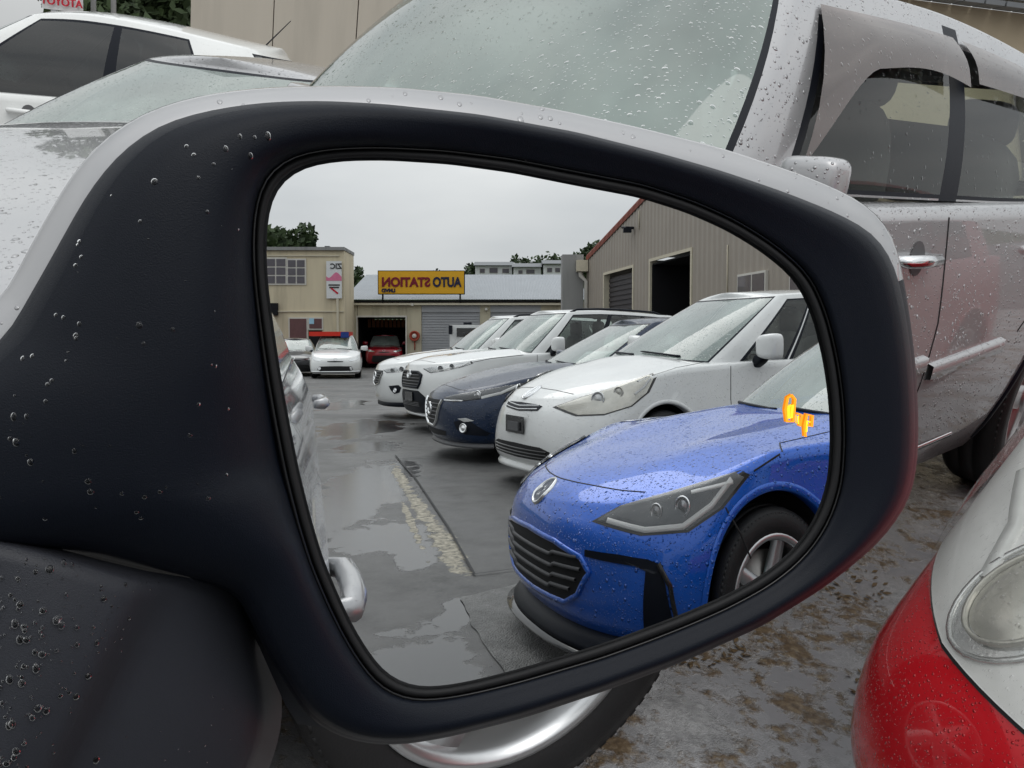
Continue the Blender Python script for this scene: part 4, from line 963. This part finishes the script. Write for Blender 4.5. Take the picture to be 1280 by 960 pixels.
DK = dict(MZ3, paint='paint_dark'); MR = dict(MZ3, paint='paint_maroon')
simple('dark_hatchback', DK, 'dark hatchback mostly hidden left of the far white hatchback', -8.1, 34, 281)
simple('maroon_hatchback', MR, 'maroon hatchback behind the dark one at the far left edge', -10.0, 39, 282)
CHR = dict(RV4, paint=paint('paint_crimson', (.30, .008, .02), .25, .1, layers=None).name, arch='black_plastic')
simple('red_crossover', CHR, 'dark red crossover standing inside the open garage bay', -6.35, 45.6, 276, taller=.18)

# ------------------------------------------------------------------ vehicles seen directly
def weather_shield(car, U0, U1, label=None, front=True):
    for sd in (1, -1):
        rows = []
        n = 26
        for i in range(n+1):
            t = i/n; U = U0+(U1-U0)*t
            if front:
                k = min(1, t/.34); lo = .10+(.57-.10)*math.sin(k*math.pi/2)**1.0
                if t > .34: lo = .57 + .04*math.sin((t-.34)/.66*math.pi)
            else: lo = .60
            row = []
            for j in range(7):
                v = .865-(.865-lo)*j/6; p = car.gp(U, v, .006+.032*math.sin(min(1, (j/6)*1.3)*math.pi/2)); row.append((p.x, p.y*sd, p.z))
            rows.append(row)
        b = MB().grid(rows).out('weather_shield', 'visor_plastic', car.root)
SUV = dict(L=4.6, paint='paint_silver', arch='black_plastic', wx=1.03, wb=2.86, wz=.385, wa=.445, track=.79, ftrack=.87, hood_pow=2.4, rimf=.70,
  levels=[(.24, .10, .80, .40, 2.8), (.36, .03, .86, .5, 2.7), (.56, .0, .91, .55, 2.6), (.80, .0, .915, .62, 2.4), ([(.05, .93), (.4, .97), (.9, 1.04), (1.4, 1.085), (3.0, 1.12), (4.5, 1.15)], .05, .885, .72, 2.2)],
  hood=[(.05, .93), (.16, .98), (.45, 1.04), (1.0, 1.10), (1.4, 1.13), (4.6, 1.17)],
  gh=(1.36, .36, .815, 4.45, .3, 1.84, .2, .63, 4.2, .2), belt=[(1.2, 1.13), (1.8, 1.125), (3.0, 1.125), (4.4, 1.16)], roof=[(2.0, 1.60), (2.8, 1.63), (4.2, 1.57)], wins=[(1.05, 1.375), (1.425, 1.72), (1.76, 1.90)], black=[(1.375, 1.425)], crown=.045, UA=.82, wv1=.79)
c = Car('silver_suv', SUV, 'silver sport utility vehicle with smoked window shields, parked right behind the wing mirror', 'car')
hl = [(.08, .42, .82), (.16, .56, .875), (.40, .74, .90), (.62, .84, .945), (.64, .85, .90), (.50, .82, .83), (.32, .72, .78), (.16, .56, .77)]
lamp(c, hl, 42); c.patch('grille', sym([(0, 0, .80), (0, .38, .80), (.02, .40, .70), (0, 0, .66)]), 'black_rubber', 0, .004, both=False)
c.lens('fog_lamp', .22, .62, .43, .05, 'lamp_white', 30, .03, .05); lip(c, 'bumper_lip', 'black_plastic', SUV['levels'][1], .19, .46, .03, 89, .2)
c.wheel((5, .052, .1), ('alloy',), steer=rad(-16), seg=72)
c.doormirror(1.70, .95, 1.165, 'paint_silver', (.055, .068, .05)); c.wipers()
weather_shield(c, 1.035, 1.40); weather_shield(c, 1.43, 1.74, front=False)
c.handle(2.36, .985, 'chrome', .12); c.handle(3.38, .99, 'chrome', .12)
c.gap([(1.46, .89, 1.07), (1.42, .92, .8), (1.46, .90, .35)], 90); c.gap([(2.56, .90, 1.09), (2.60, .92, .8), (2.56, .90, .34)], 90); c.gap([(3.60, .90, 1.10), (3.55, .92, .9), (3.30, .92, .72)], 90)
for a, b in ((1.48, 2.55), (2.60, 3.15)):
    c.rim('side_moulding', [(a, .9, .66), ((a+b)/2, .9, .675), (b, .9, .69)], 'paint_silver', 90, .05, .018, True, False)
c.rim('sill_trim', [(1.42, .88, .345), (2.2, .88, .35), (3.1, .88, .37)], 'chrome', 90, .016, .006, True, False)
c.place(-1.43, 1.44, 3.934); c.root.scale = (1.075,)*3
SUVC = c

HAT = dict(MZ3, paint='paint_silver', roof=[(2.2, 1.31), (2.8, 1.345), (3.9, 1.28)])
c = Car('silver_hatchback', HAT, 'pale silver hatchback with wet windscreen at the left, behind the wing mirror', 'car')
c.wheel((6, .035, .2)); c.wipers(); c.doormirror(1.60, .97, .96, 'paint_silver', (.07, .10, .07))
lamp(c, [(.10, .36, .625), (.24, .50, .665), (.50, .68, .715), (.84, .81, .775), (.62, .80, .675), (.42, .68, .625), (.22, .50, .595)], 42)
MB().box(-1.85, -1.70, -.60, -.10, .955, .965).out('dash_card', 'lamp_white', c.root, False)
c.place(-2.36, 2.44, rad(250)); HATC = c
WSE = dict(MZ3, paint='paint_white', sglass='dark_glass', roof=[(2.2, 1.40), (2.8, 1.47), (3.9, 1.38)])
c = Car('white_sedan', WSE, 'white sedan with dark tinted side windows and roof aerial, farther back at the left', 'car')
c.wheel((6, .035, .2)); c.handle(2.5, .84, 'paint_white'); c.doormirror(1.92, .99, 1.0, 'paint_white', (.08, .12, .085))
MB().tube([(-3.75, 0, 1.40), (-3.95, 0, 1.62)], [.006, .003], 6).out('aerial', 'black_plastic', c.root)
c.place(-6.1, 7.0, rad(183)); c.root.scale = (1.05,)*3; SEDC = c

# red car whose headlight shows at the lower right
RED = dict(PRV, paint='paint_red', levels=[(.17, .08, .82, .40, 2.6), (.25, -.01, .87, .46, 2.6), (.40, -.03, .89, .5, 2.5), (.54, -.0, .875, .56, 2.4), ([(.10, .68), (.4, .78), (.8, .90), (1.2, .96), (2.0, .99), (3.5, 1.0), (4.6, 1.0)], .10, .83, .80, 2.2)], hood=[(.09, .68), (.2, .76), (.45, .88), (.9, .98), (1.25, 1.04), (4.6, 1.05)])
c = Car('red_hatchback', RED, 'red hatchback with cloudy headlight at the lower right corner', 'car')
hl = [(.10, .40, .60), (.22, .56, .72), (.44, .68, .82), (.70, .77, .90), (.86, .80, .93), (.86, .82, .86), (.76, .83, .75), (.54, .80, .625), (.28, .62, .56), (.12, .46, .55)]
c.patch('headlight_surround', hl, 'black_rubber', 42, .002, scale=1.03); c.patch('headlight', hl, 'lamp_bright', 42, .004)
def disc(x, y, z, r, n=28): return [(x+r*.74*math.cos(q), y+r*.67*math.cos(q), z+r*math.sin(q)) for q in [2*math.pi*i/n for i in range(n)]]
c.patch('lamp_bowl', disc(.27, .585, .675, .105), 'lamp_reflector', 42, .007); c.patch('projector_lamp', disc(.27, .585, .675, .075), 'lamp_pearl', 42, .010, .012)
c.rim('lamp_ring', disc(.27, .585, .675, .105), 'lamp_reflector', 42, .010, .012); c.rim('lamp_ring', disc(.27, .585, .675, .08), 'lamp_pearl', 42, .008, .018)
c.rim('lamp_divider', [(.52, .73, .80), (.40, .68, .74), (.34, .64, .66)], 'lamp_white', 42, .035, .012, True, False)
c.patch('headlight_cover', hl, 'lamp_glass_old', 42, .014, .012, scale=.985)
c.wheel((6, .035, .2)); c.wipers(); c.gap([(.14, 0, .78), (.20, .30, .79), (.30, .5, .80)], 20)
c.place(1.10, .73, rad(221.8)); REDC = c

# ------------------------------------------------------------------ buildings seen in the mirror (local x = left in the mirror picture)
def corr(name, col, pitch, depth, axis=0, rough=.5, metal=0.0):
    m, nt, p = base(name); p.inputs['Roughness'].default_value = rough; p.inputs['Metallic'].default_value = metal
    n = noise(nt, .8, 6, .6); cm = nd(nt, 'ShaderNodeMix', data_type='RGBA'); cm.inputs[6].default_value = (*[c*.82 for c in col], 1); cm.inputs[7].default_value = (*[c*1.08 for c in col], 1)
    nt.links.new(n, cm.inputs[0]); nt.links.new(cm.outputs[2], p.inputs['Base Color'])
    MATS[name] = m; return m
plain('wall_cream', (.57, .50, .36), .8, var=.22, ns=1.6, streak=True); plain('wall_buff', (.48, .44, .33), .8, var=.26, ns=2, streak=True); plain('trim_cream', (.60, .55, .43), .6)
corr('roof_metal', (.34, .36, .385), .1, .02, rough=.45); corr('cladding', (.335, .295, .25), .1, .02); corr('shutter_silver', (.42, .43, .45), .1, .02, rough=.4)
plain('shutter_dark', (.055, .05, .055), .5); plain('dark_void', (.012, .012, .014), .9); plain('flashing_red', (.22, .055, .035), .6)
plain('concrete', (.25, .25, .245), .85, var=.3, ns=2, streak=True); plain('frame_white', (.62, .60, .55), .5); plain('pane_dark', (.10, .09, .105), .15, var=.3, coat=.5)
plain('pane_maroon', (.14, .07, .07), .3, var=.3); plain('sign_yellow', (.78, .42, .025), .45, var=.04); plain('sign_white', (.72, .73, .73), .45, var=.05); plain('sign_navy', (.02, .022, .06), .5); plain('sign_maroon', (.20, .012, .03), .5); plain('sign_pink', (.70, .20, .33), .5)
plain('timber', (.34, .13, .05), .6); plain('hose_red', (.40, .08, .05), .5); plain('house_white', (.72, .73, .73), .6); plain('house_roof', (.18, .19, .20), .6); plain('sign_text', (.05, .05, .05), .6); plain('sign_red_text', (.55, .03, .05), .5)
class Bld:                        # a thing whose local frame is: x = right in the mirror picture as X, y = distance, z up
    def __init__(s, name, label, cat, D, group=None):
        s.o = empty(name, (VC.x, VC.y, 0), RA, label, cat, group); s.D = D
    def px(s, u, v, D=None):
        X, D_, z = ypix(u, v, D or s.D); return X, z
    def box(s, name, mat, X0, X1, D0, D1, z0, z1, parent=None): return MB().box(min(-X0, -X1), max(-X0, -X1), D0, D1, z0, z1).out(name, mat, parent or s.o, False)
    def pbox(s, name, mat, u0, v0, u1, v1, d0, d1, parent=None, D=None):   # pixel rectangle, from d0 in front of the facade to d1 behind
        (a, zt), (b, zb) = s.px(u0, v0, D), s.px(u1, v1, D); D = D or s.D
        return s.box(name, mat, a, b, D-d0, D+d1, max(zb, 0) if zb < .06 else zb, zt, parent)
    def text(s, name, body, u, v, size, mat, D, parent=None, bold=.0, wid=None):
        X, z = s.px(u, v, D); M = Matrix.Translation((-X, D, z)) @ Matrix.Rotation(math.pi, 4, 'Z') @ Matrix.Rotation(rad(90), 4, 'X')
        # facade looks towards -y (the viewer's side): rotate so the front of the letters does too
        M = Matrix.Translation((-X, D, z)) @ Matrix.Rotation(rad(90), 4, 'X')
        return text_mesh(name, body, size, mat, parent or s.o, M, .015, bold, wid)
# --- cream two storey block
b = Bld('office_block', 'cream two storey block with gridded window at the left of the reflection', 'building', 43)
X0, z1 = b.px(290, 313); X1, _ = b.px(430, 313)
b.box('wall', 'wall_cream', X0-8, X1, 43, 45.6, 0, z1)
b.pbox('parapet', 'concrete', 270, 309, 431, 313, .15, 2.6); b.pbox('string_course', 'trim_cream', 290, 388.5, 430, 390, .06, .0); b.pbox('string_course', 'trim_cream', 330, 319, 424, 320.5, .06, .0)
def window(b, u0, v0, u1, v1, cols, rows_, mat='pane_dark', frame='frame_white', gap=1.6):
    f = b.pbox('window', frame, u0-1.2, v0-1.2, u1+1.2, v1+1.2, .05, .02)
    for i in range(cols):
        for j in range(rows_):
            w_, h_ = (u1-u0)/cols, (v1-v0)/rows_
            q = b.pbox('pane', mat, u0+i*w_+gap/2, v0+j*h_+gap/2, u0+(i+1)*w_-gap/2, v0+(j+1)*h_-gap/2, .07, -.052, f)
window(b, 306, 323, 358, 355, 4, 3, 'pane_dark'); window(b, 359.5, 324.5, 382, 355, 2, 3, 'pane_dark')
window(b, 362, 398, 384, 425, 1, 1, 'pane_maroon', 'frame_white', .8); window(b, 386.5, 398, 403, 411, 1, 1, 'pane_maroon', 'frame_white', .8); b.pbox('doorway', 'dark_void', 386, 413, 403, 440, .03, -.02)
b.pbox('pane_sticker', plain('sticker_blue', (.35, .6, .75), .5).name, 387, 398, 393, 405, .085, -.075)
b.pbox('wall_lamp', 'dark_void', 337, 379, 348, 394, .2, 0); b.pbox('roof_vent', 'grey_plastic', 403, 306, 409, 310, -.5, .8)
b.box('downpipe', 'trim_cream', X1-.35, X1-.25, 42.85, 42.98, 0, 4.0)
s_ = Bld('advert_board', 'white and pink board high on the corner of the cream block', 'sign', 42.9)
s_.pbox('board', 'sign_white', 408, 326.5, 427.5, 373, .06, .0)
Xa, za = s_.px(408, 340); Xb, zb = s_.px(427.5, 351)
MB().grid([[(-(Xa+(Xb-Xa)*i/12), 42.83, zb), (-(Xa+(Xb-Xa)*i/12), 42.83, za-.25*(1+math.sin(i*.55+.4))*.5-.02)] for i in range(13)]).out('pink_wave', 'sign_pink', s_.o, False)
s_.text('lettering', 'ZIC', 420, 333, .34, 'sign_text', 42.835, bold=.008)
for v, u0, u1 in ((355.5, 411, 425), (358.5, 412, 424)): s_.pbox('lettering_line', 'sign_text', u0, v, u1, v+1.6, .08, -.065)
Xa, za = s_.px(413, 360.5); Xb, zb = s_.px(422, 368)
MB().grid([[(-Xa, 42.825, za), (-(Xa+.06), 42.825, za+.06)], [(-Xb, 42.825, zb), (-(Xb+.06), 42.825, zb+.06)]]).out('red_stripe', 'sign_red_text', s_.o, False)
# --- workshop
D = 46; b = Bld('workshop', 'low workshop with grey metal roof and roller shutters in the reflection', 'building', D)
XL, _ = b.px(430, 376); XR, _ = b.px(735, 376); zt = b.px(500, 377)[1]
def wall(u0, v0, u1, v1): b.pbox('wall', 'wall_buff', u0, v0, u1, v1, 0, .3)
wall(430, 377, 447, 470); wall(447, 377, 508, 396); wall(508, 377, 527, 470); wall(527, 377, 600, 379); wall(600, 377, 613, 470); wall(613, 377, 676, 379); wall(676, 377, 740, 470)
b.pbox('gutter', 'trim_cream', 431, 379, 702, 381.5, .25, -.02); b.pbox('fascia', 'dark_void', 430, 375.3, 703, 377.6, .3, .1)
zr = b.px(500, 343)[1]
n = 150; rf = []
for i in range(n*2+1):
    X = XL+(XR-XL)*i/(n*2); h_ = .03*(1 if i % 2 else 0); rf.append([(-X, D-.35, zt+.08+h_), (-X, D+7, zr*1.04+.30+h_)])
MB().grid(rf).out('roof', 'roof_metal', b.o, False)
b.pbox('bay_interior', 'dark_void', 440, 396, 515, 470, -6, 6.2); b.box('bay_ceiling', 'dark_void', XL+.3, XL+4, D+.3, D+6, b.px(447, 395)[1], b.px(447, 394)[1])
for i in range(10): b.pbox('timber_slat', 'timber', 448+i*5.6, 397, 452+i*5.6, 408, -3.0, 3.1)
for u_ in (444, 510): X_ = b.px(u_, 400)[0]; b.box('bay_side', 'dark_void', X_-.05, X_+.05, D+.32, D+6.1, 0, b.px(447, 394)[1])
b.pbox('bay_frame', 'frame_white', 445.5, 394.5, 509, 396.5, .06, 0); b.pbox('bay_frame', 'frame_white', 445.5, 396.5, 447.5, 470, .06, 0); b.pbox('bay_frame', 'frame_white', 507, 396.5, 509, 470, .06, 0)
def shutter(b, u0, u1, v0, n, v1=470, mat='shutter_silver'):
    f = b.pbox('roller_shutter', mat, u0, v0, u1, v1, -.12, .2); b.pbox('shutter_box', 'shutter_silver' if mat != 'shutter_dark' else mat, u0, v0-10, u1, v0, .0, .25)
    for i in range(n):
        vv = v0+(v1-v0)*i/n; b.pbox('slat', mat, u0, vv, u1, vv+(v1-v0)/n*.62, -.08, .125, f)
shutter(b, 527, 600, 390, 24); shutter(b, 613, 676, 390, 24)
for u in (431.5, 440): b.pbox('downpipe', 'trim_cream', u-1, 381, u+1, 470, .12, 0)
for u, v in ((516, 379.5), (608, 385)): b.pbox('wall_lamp', 'frame_white', u-1.5, v, u+1.5, v+3, .3, 0)
rl = Bld('hose_reel', 'round red fire hose reel on the workshop wall', 'hose reel', D-.25); X, z = rl.px(518, 420)
mb = MB().lathe([(.26, -.1), (.26, .1), (.2, .11), (.18, .05), (.07, .05), (.07, .12), (.001, .12)], 24); mb.xf(Matrix.Translation((-X, D-.2, z)) @ Matrix.Rotation(math.pi, 4, 'Z')); mb.out('reel', 'hose_red', rl.o); MB().tube([(-X, D-.1, z-.25), (-X, D-.1, z-.7)], .03).out('pipe', 'hose_red', rl.o)
MB().lathe([(.11, 0), (.10, .02), (.001, .02)], 16).xf(Matrix.Translation((-X, D-.34, z)) @ Matrix.Rotation(math.pi, 4, 'Z')).out('hub', 'frame_white', rl.o)
sg = Bld('shop_sign', 'long yellow sign reading AUTO STATION on the workshop roof', 'sign', D-.4)
sg.pbox('board', 'sign_yellow', 473, 339, 580, 367, 0, .12); sg.pbox('frame', 'dark_void', 472, 338, 581, 368, -.03, .16)
for dx, m_ in ((.0, None),):
    sg.text('lettering', 'AUTO', 559, 352.5, .50, 'sign_navy', D-.42, bold=.02, wid=1.42); sg.text('lettering', 'STATION', 507.5, 352.5, .48, 'sign_maroon', D-.42, bold=.02, wid=2.38); sg.text('lettering', 'LMVD', 485.5, 363, .19, 'sign_navy', D-.42, bold=.012, wid=.68)
for u in (478, 575): sg.pbox('bracket', 'dark_void', u-1, 366, u+1, 378, -.1, .2)
# --- big shed at the right; its front runs from the far corner towards the viewer
SX, SD, SDir = 3.36, 41.6, Vector((.174, -1, 0))
b = Bld('steel_shed', 'taupe corrugated steel shed with gable and dark openings at the right of the reflection', 'building', SD)
def sp3(t, z, o=0.0):               # t metres along the wall, o metres proud of it
    n_ = Vector((-1, -.174)).normalized(); p = (SX+SDir.x*t+n_.x*o, SD+SDir.y*t+n_.y*o); return (-p[0], p[1], z)
def roofz(t): return 5.12+.18*t if t < 15 else 5.12+.18*(30-t)
OPEN = [(2.9, 6.8, 4.08), (8.85, 12.75, 4.12)]
rows = []; t = 0.0; ts = [i*.095 for i in range(int(30/.095)+1)]
def zlow(t):
    for a, c_, z in OPEN:
        if a <= t <= c_: return z
    return 0
F = MB(); prev = None
for i, t in enumerate(ts):
    o = .0 if i % 4 < 2 else -.028
    cur = [sp3(t, zlow(t), o), sp3(t, roofz(t), o), zlow(t)]
    if prev:
        zl = max(prev[2], cur[2]) if prev[2] != cur[2] else cur[2]
        a, c_ = (prev[0][0], prev[0][1], zl), (cur[0][0], cur[0][1], zl); F.add([a, c_, cur[1], prev[1]], [(0, 1, 2, 3)])
    prev = cur
F.out('cladding', 'cladding', b.o, False)
def panel(name, mat, t0, t1, z0, z1, o0, o1, parent=None):
    v = [sp3(t0, z0, o0), sp3(t1, z0, o0), sp3(t1, z0, o1), sp3(t0, z0, o1), sp3(t0, z1, o0), sp3(t1, z1, o0), sp3(t1, z1, o1), sp3(t0, z1, o1)]
    return mk(name, v, [(0, 1, 2, 3), (7, 6, 5, 4), (0, 4, 5, 1), (1, 5, 6, 2), (2, 6, 7, 3), (3, 7, 4, 0)], mat, parent or b.o, False)
f = panel('roller_shutter', 'shutter_dark', 2.9, 6.8, 0, 3.96, -.30, -.25)
for i in range(20): panel('slat', 'shutter_dark', 2.9, 6.8, i*.198, i*.198+.13, -.25, -.21, f)
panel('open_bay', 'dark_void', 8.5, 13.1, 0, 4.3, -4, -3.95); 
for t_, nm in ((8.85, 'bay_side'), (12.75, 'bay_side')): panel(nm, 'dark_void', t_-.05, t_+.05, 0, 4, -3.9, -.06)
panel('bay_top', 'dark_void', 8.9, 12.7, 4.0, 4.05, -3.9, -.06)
for a, c_, z in OPEN:
    panel('door_trim', 'trim_cream', a-.12, a, 0, z+.1, -.25, .02); panel('door_trim', 'trim_cream', c_, c_+.12, 0, z+.1, -.05, .02); panel('door_trim', 'trim_cream', a, c_, z, z+.1, -.05, .02)
for a, c_, z0, z1 in ((16.4, 17.2, 2.45, 3.05), (17.3, 18.0, 2.45, 3.05), (19.4, 20.2, 2.5, 3.05)):
    w_ = panel('window', 'frame_white', a-.06, c_+.06, z0-.06, z1+.06, -.05, .05); panel('pane', 'pane_dark', a, c_, z0, z1, .05, .065, w_)
n = 90
MB().grid([[sp3(i*30/n, roofz(i*30/n)+z, o) for z, o in ((-.22, .03), (-.02, .03+.02*(i % 2)), (.06, .0), (.08, -.3))] for i in range(n+1)]).out('roof_flashing', 'flashing_red', b.o, False)
MB().grid([[sp3(t_, roofz(t_)+.02, o) for o in (-.1, -14)] for t_ in (0, 15, 30)]).out('roof', 'roof_metal', b.o, False)
MB().grid([[sp3(0, z, o) for o in (-.03, -14)] for z in (0, 5.0)]).out('side_wall', 'cladding', b.o, False)
fl = MB(); fl.add(*boxv(-.15, .15, -.1, .1, -.08, .08)); fl.xf(Matrix.Translation(sp3(6.9, 5.45, .25))); fl.tube([sp3(6.9, 5.55, 0), sp3(6.9, 5.55, .3), sp3(6.6, 5.6, .35)], .05); fl.out('flood_lamp', 'black_plastic', b.o, False)
lm = MB().sup((0, 0, 0), (.1, .1, .2), .6, .6); lm.xf(Matrix.Translation(sp3(15.3, 5.05, .1))); lm.out('wall_lamp', 'frame_white', b.o)
for t_ in (7.6, 15.6): MB().tube([sp3(t_, 5.4 if t_ < 10 else 4.0, .02), sp3(t_, 6.1 if t_ < 10 else 2.2, .02)], .02, 6).out('conduit', 'trim_cream', b.o)
pl = Bld('concrete_pier', 'grey concrete pier with white downpipe between workshop and shed', 'pier', 41.7)
pl.pbox('pier', 'concrete', 703, 318, 729, 480, 0, 1.2); X, z = pl.px(725, 345); X2, _ = pl.px(732, 345)
pl.pbox('rain_head', 'trim_cream', 720, 326, 734, 340, .5, -.02); MB().tube([(-X, 41.4, z+.2), (-X, 41.4, z), (-X2, 41.4, z-.25), (-X2, 41.4, 0)], .09, 8).out('downpipe', 'frame_white', pl.o)
# --- houses on the hill and far trees
struct(MB().grid([[yard(-160+X*16, Dd, max(-.5, h)) for Dd, h in ((62, -.5), (80, 3), (120, 9), (200, 15), (260, 16))] for X in range(21)]).out('hill', plain('hill_green', (.05, .075, .03), .9, var=.4, ns=.2)))
def house(u0, u1, vt, vb, D, label, wins):
    b = Bld('hill_house', label, 'house', D, 'houses on the hill behind the workshop')
    b.pbox('wall', 'house_white', u0, vt+3, u1, vb+12, 0, 6)
    (a, za), (c_, _) = b.px(u0-2, vt+3), b.px(u1+2, vt+3); zr = b.px(u0, vt)[1]
    mk('roof', [(-a, D-.5, za), (-c_, D-.5, za), (-c_, D+3, zr+.4), (-a, D+3, zr+.4), (-a, D+7, za), (-c_, D+7, za)], [(0, 1, 2, 3), (3, 2, 5, 4), (0, 3, 4), (1, 5, 2)], 'house_roof', b.o, False)
    for x0, y0, x1, y1 in wins:
        w_ = b.pbox('window', 'frame_white', x0-.4, y0-.4, x1+.4, y1+.4, .06, 0); b.pbox('pane', 'pane_dark', x0, y0, x1, y1, .09, -.065, w_)
house(594, 640, 329, 346, 95, 'long white hillside house left of the others above the workshop roof', [(600, 336, 606, 341), (612, 335, 622, 341), (628, 336, 636, 341)])
house(642, 676, 331, 346, 90, 'white hillside house in the middle above the workshop roof', [(648, 338, 653, 342), (658, 337, 668, 342)])
house(680, 704, 327, 346, 88, 'white hillside house beside the concrete pier', [(684, 335, 690, 340), (694, 335, 700, 340)])
m, nt_, p_ = base('leaf_green'); n_ = noise(nt_, 1.3, 4); nt_.links.new(ramp(nt_, n_, [(.3, (.018, .030, .012)), (.55, (.045, .075, .025)), (.8, (.085, .12, .04))]), p_.inputs['Base Color']); p_.inputs['Roughness'].default_value = .7; MATS['leaf_green'] = m
plain('bark', (.09, .07, .05), .9)
def tree(P, h, w_, label, n=1500, ls=.28, seed=1, group='trees', flat=1.0):
    rnd = random.Random(seed); o = empty('tree', P, 0, label, 'tree', group); t = MB()
    t.tube([(0, 0, -.2), (.1, 0, h*.35), (.0, .1, h*.62), (.05, .05, h*.9)], [w_*.06+.05, w_*.05+.03, w_*.03, .02], 8)
    cl = []
    for i in range(13):
        q = rnd.uniform(0, 6.3); rr = w_*.5*rnd.uniform(.2, .95); zz = h*rnd.uniform(.45, .95)
        rr *= 1-.45*max(0, (zz/h-.6)/.4); c_ = Vector((rr*math.cos(q), rr*math.sin(q), zz)); cl.append((c_, w_*rnd.uniform(.14, .27))); t.tube([(0, 0, h*.4), c_*.5+Vector((0, 0, h*.22)), c_], [.05*w_*.4, .02*w_, .01], 5)
    t.out('trunk', 'bark', o); cr_ = MB()
    for i in range(n):
        c_, r = rnd.choice(cl); d = Vector((rnd.gauss(0, 1), rnd.gauss(0, 1), rnd.gauss(0, .75))).normalized()*r*rnd.random()**.4; p = c_+d
        a = Vector((rnd.gauss(0, 1), rnd.gauss(0, 1), rnd.gauss(0, 1))).normalized(); b_ = a.orthogonal().normalized(); s1 = ls*rnd.uniform(.5, 1.2)
        cr_.add([p-a*s1, p+b_*s1*.55, p+a*s1, p-b_*s1*.55], [(0, 1, 2, 3)])
    cr_.out('crown', 'leaf_green', o, False); return o
def ytree(u, vtop, D, w_, label, base_z=0.0, **k):
    X, _, z = ypix(u, vtop, D); p = yard(X, D, base_z); return tree(p, z-base_z, w_, label, **k)
ytree(340, 270, 62, 4.5, 'dark leafy tree at the far left rising behind the cream block', seed=2, n=2600); ytree(374, 288, 64, 5.0, 'low dark tree behind the roof of the cream block', seed=3, n=2600)
ytree(738, 298, 60, 2.6, 'bushy tree peeking above the end of the shed gable', seed=4, n=2000, ls=.2)
for i, (u, v, w_) in enumerate(((445, 334, 3), (655, 321, 5), (668, 323, 4), (690, 320, 5), (585, 333, 3.5), (542, 337, 3), (720, 318, 3))):
    ytree(u, v, 100, w_, ['small tree on the skyline left of the yellow sign', 'skyline tree behind the middle hillside house', 'skyline tree right of the middle hillside house', 'skyline tree behind the house by the concrete pier', 'skyline tree at the right end of the yellow sign', 'skyline tree just over the yellow sign', 'skyline tree above the concrete pier'][i], base_z=4, n=700, ls=.3, seed=10+i)
# --- white lorry cab behind the row
b = Bld('white_van', 'white van standing behind the far white crossover in the reflection', 'van', 19)
b.pbox('body', 'paint_white', 562, 406, 640, 470, 0, 4); b.pbox('cab_window', 'dark_glass', 571, 410, 596, 421, .02, -.005); b.pbox('door_mirror', 'black_plastic', 562, 407, 566, 418, .3, -.05); b.pbox('beacon', 'black_plastic', 578, 402.5, 588, 405.8, -.4, .8)

# ------------------------------------------------------------------ background seen directly
plain('wall_panel', (.46, .42, .36), .85, var=.14, ns=1.6, streak=True)
o = empty('panel_wall', at(240, 40, 13), 0, 'tall beige concrete panel wall behind the parked cars', 'wall')
def panelwall(u0, u1, y, mat, o, k):
    a, c_ = at(u0, 60, y), at(u1, 60, y); L0 = o.location; w_ = (c_.x-a.x)/k
    for i in range(k): MB().box(a.x+w_*i-L0.x+.008, a.x+w_*(i+1)-L0.x-.008, y-L0.y, y-L0.y+.2, -L0.z, 7-L0.z).out('wall_panel', mat, o, False)
panelwall(237, 760, 13, 'wall_panel', o, 5)
o = empty('tiled_house', at(1240, 30, 11), 0, 'buff house with dark tiled eaves at the upper right', 'house'); L0 = o.location
a, c_ = at(1080, 30, 11), at(1500, 30, 11); zt = at(1240, 12, 11).z
MB().box(a.x-L0.x, c_.x-L0.x, 0, 5, -L0.z, zt-L0.z).out('wall', plain('house_buff', (.55, .46, .33), .8, var=.1, ns=2).name, o, False)
for i in range(int((c_.x-a.x)/.22)):
    for j in range(3):
        MB().box(a.x-L0.x+i*.22+.01, a.x-L0.x+i*.22+.21, -.35+j*.3, -.02+j*.3, zt-L0.z+j*.12, zt-L0.z+.05+j*.12).out('roof_tile', 'house_roof', o, False)
o = empty('dealer_sign', at(75, 0, 12), 0, 'white pylon sign with red lettering at the top left', 'sign'); L0 = o.location
a, c_ = at(52, 0, 12), at(99, 0, 12); zb = at(75, 13, 12).z
MB().box(a.x-L0.x, c_.x-L0.x, 0, .1, zb-L0.z, zb-L0.z+.9).out('board', 'sign_white', o, False); tp = at(77, 3, 11.97)
text_mesh('lettering', 'TOYOTA', .125, 'sign_red_text', o, Matrix.Translation(tp-L0) @ Matrix.Rotation(rad(90), 4, 'X'), .008, .002)
MB().box(a.x-L0.x+.1, a.x-L0.x+.16, .02, .08, -L0.z, zb-L0.z).out('post', 'alloy', o, False)
for u, lb in ((117, 'thin grey steel pole beside the pylon sign'), (142, 'second thin grey pole, nearer the beige wall')):
    p = at(u, 20, 12.5); q = empty('steel_pole', (p.x, p.y, 0), 0, lb, 'pole'); MB().tube([(0, 0, 0), (0, 0, 4)], .035, 8).out('pole', 'concrete', q); MB().tube([(0, 0, 4), (0, 0, 4.06)], [.05, .03], 8).out('cap', 'concrete', q)
for u, w_, lb, sd in ((120, 3.0, 'green tree behind the two steel poles', 31), (185, 3.2, 'green tree next to the beige panel wall', 32)):
    p = at(u, 10, 17); tree((p.x, p.y, 0), 4.2, w_, lb, 5000, .12, sd)
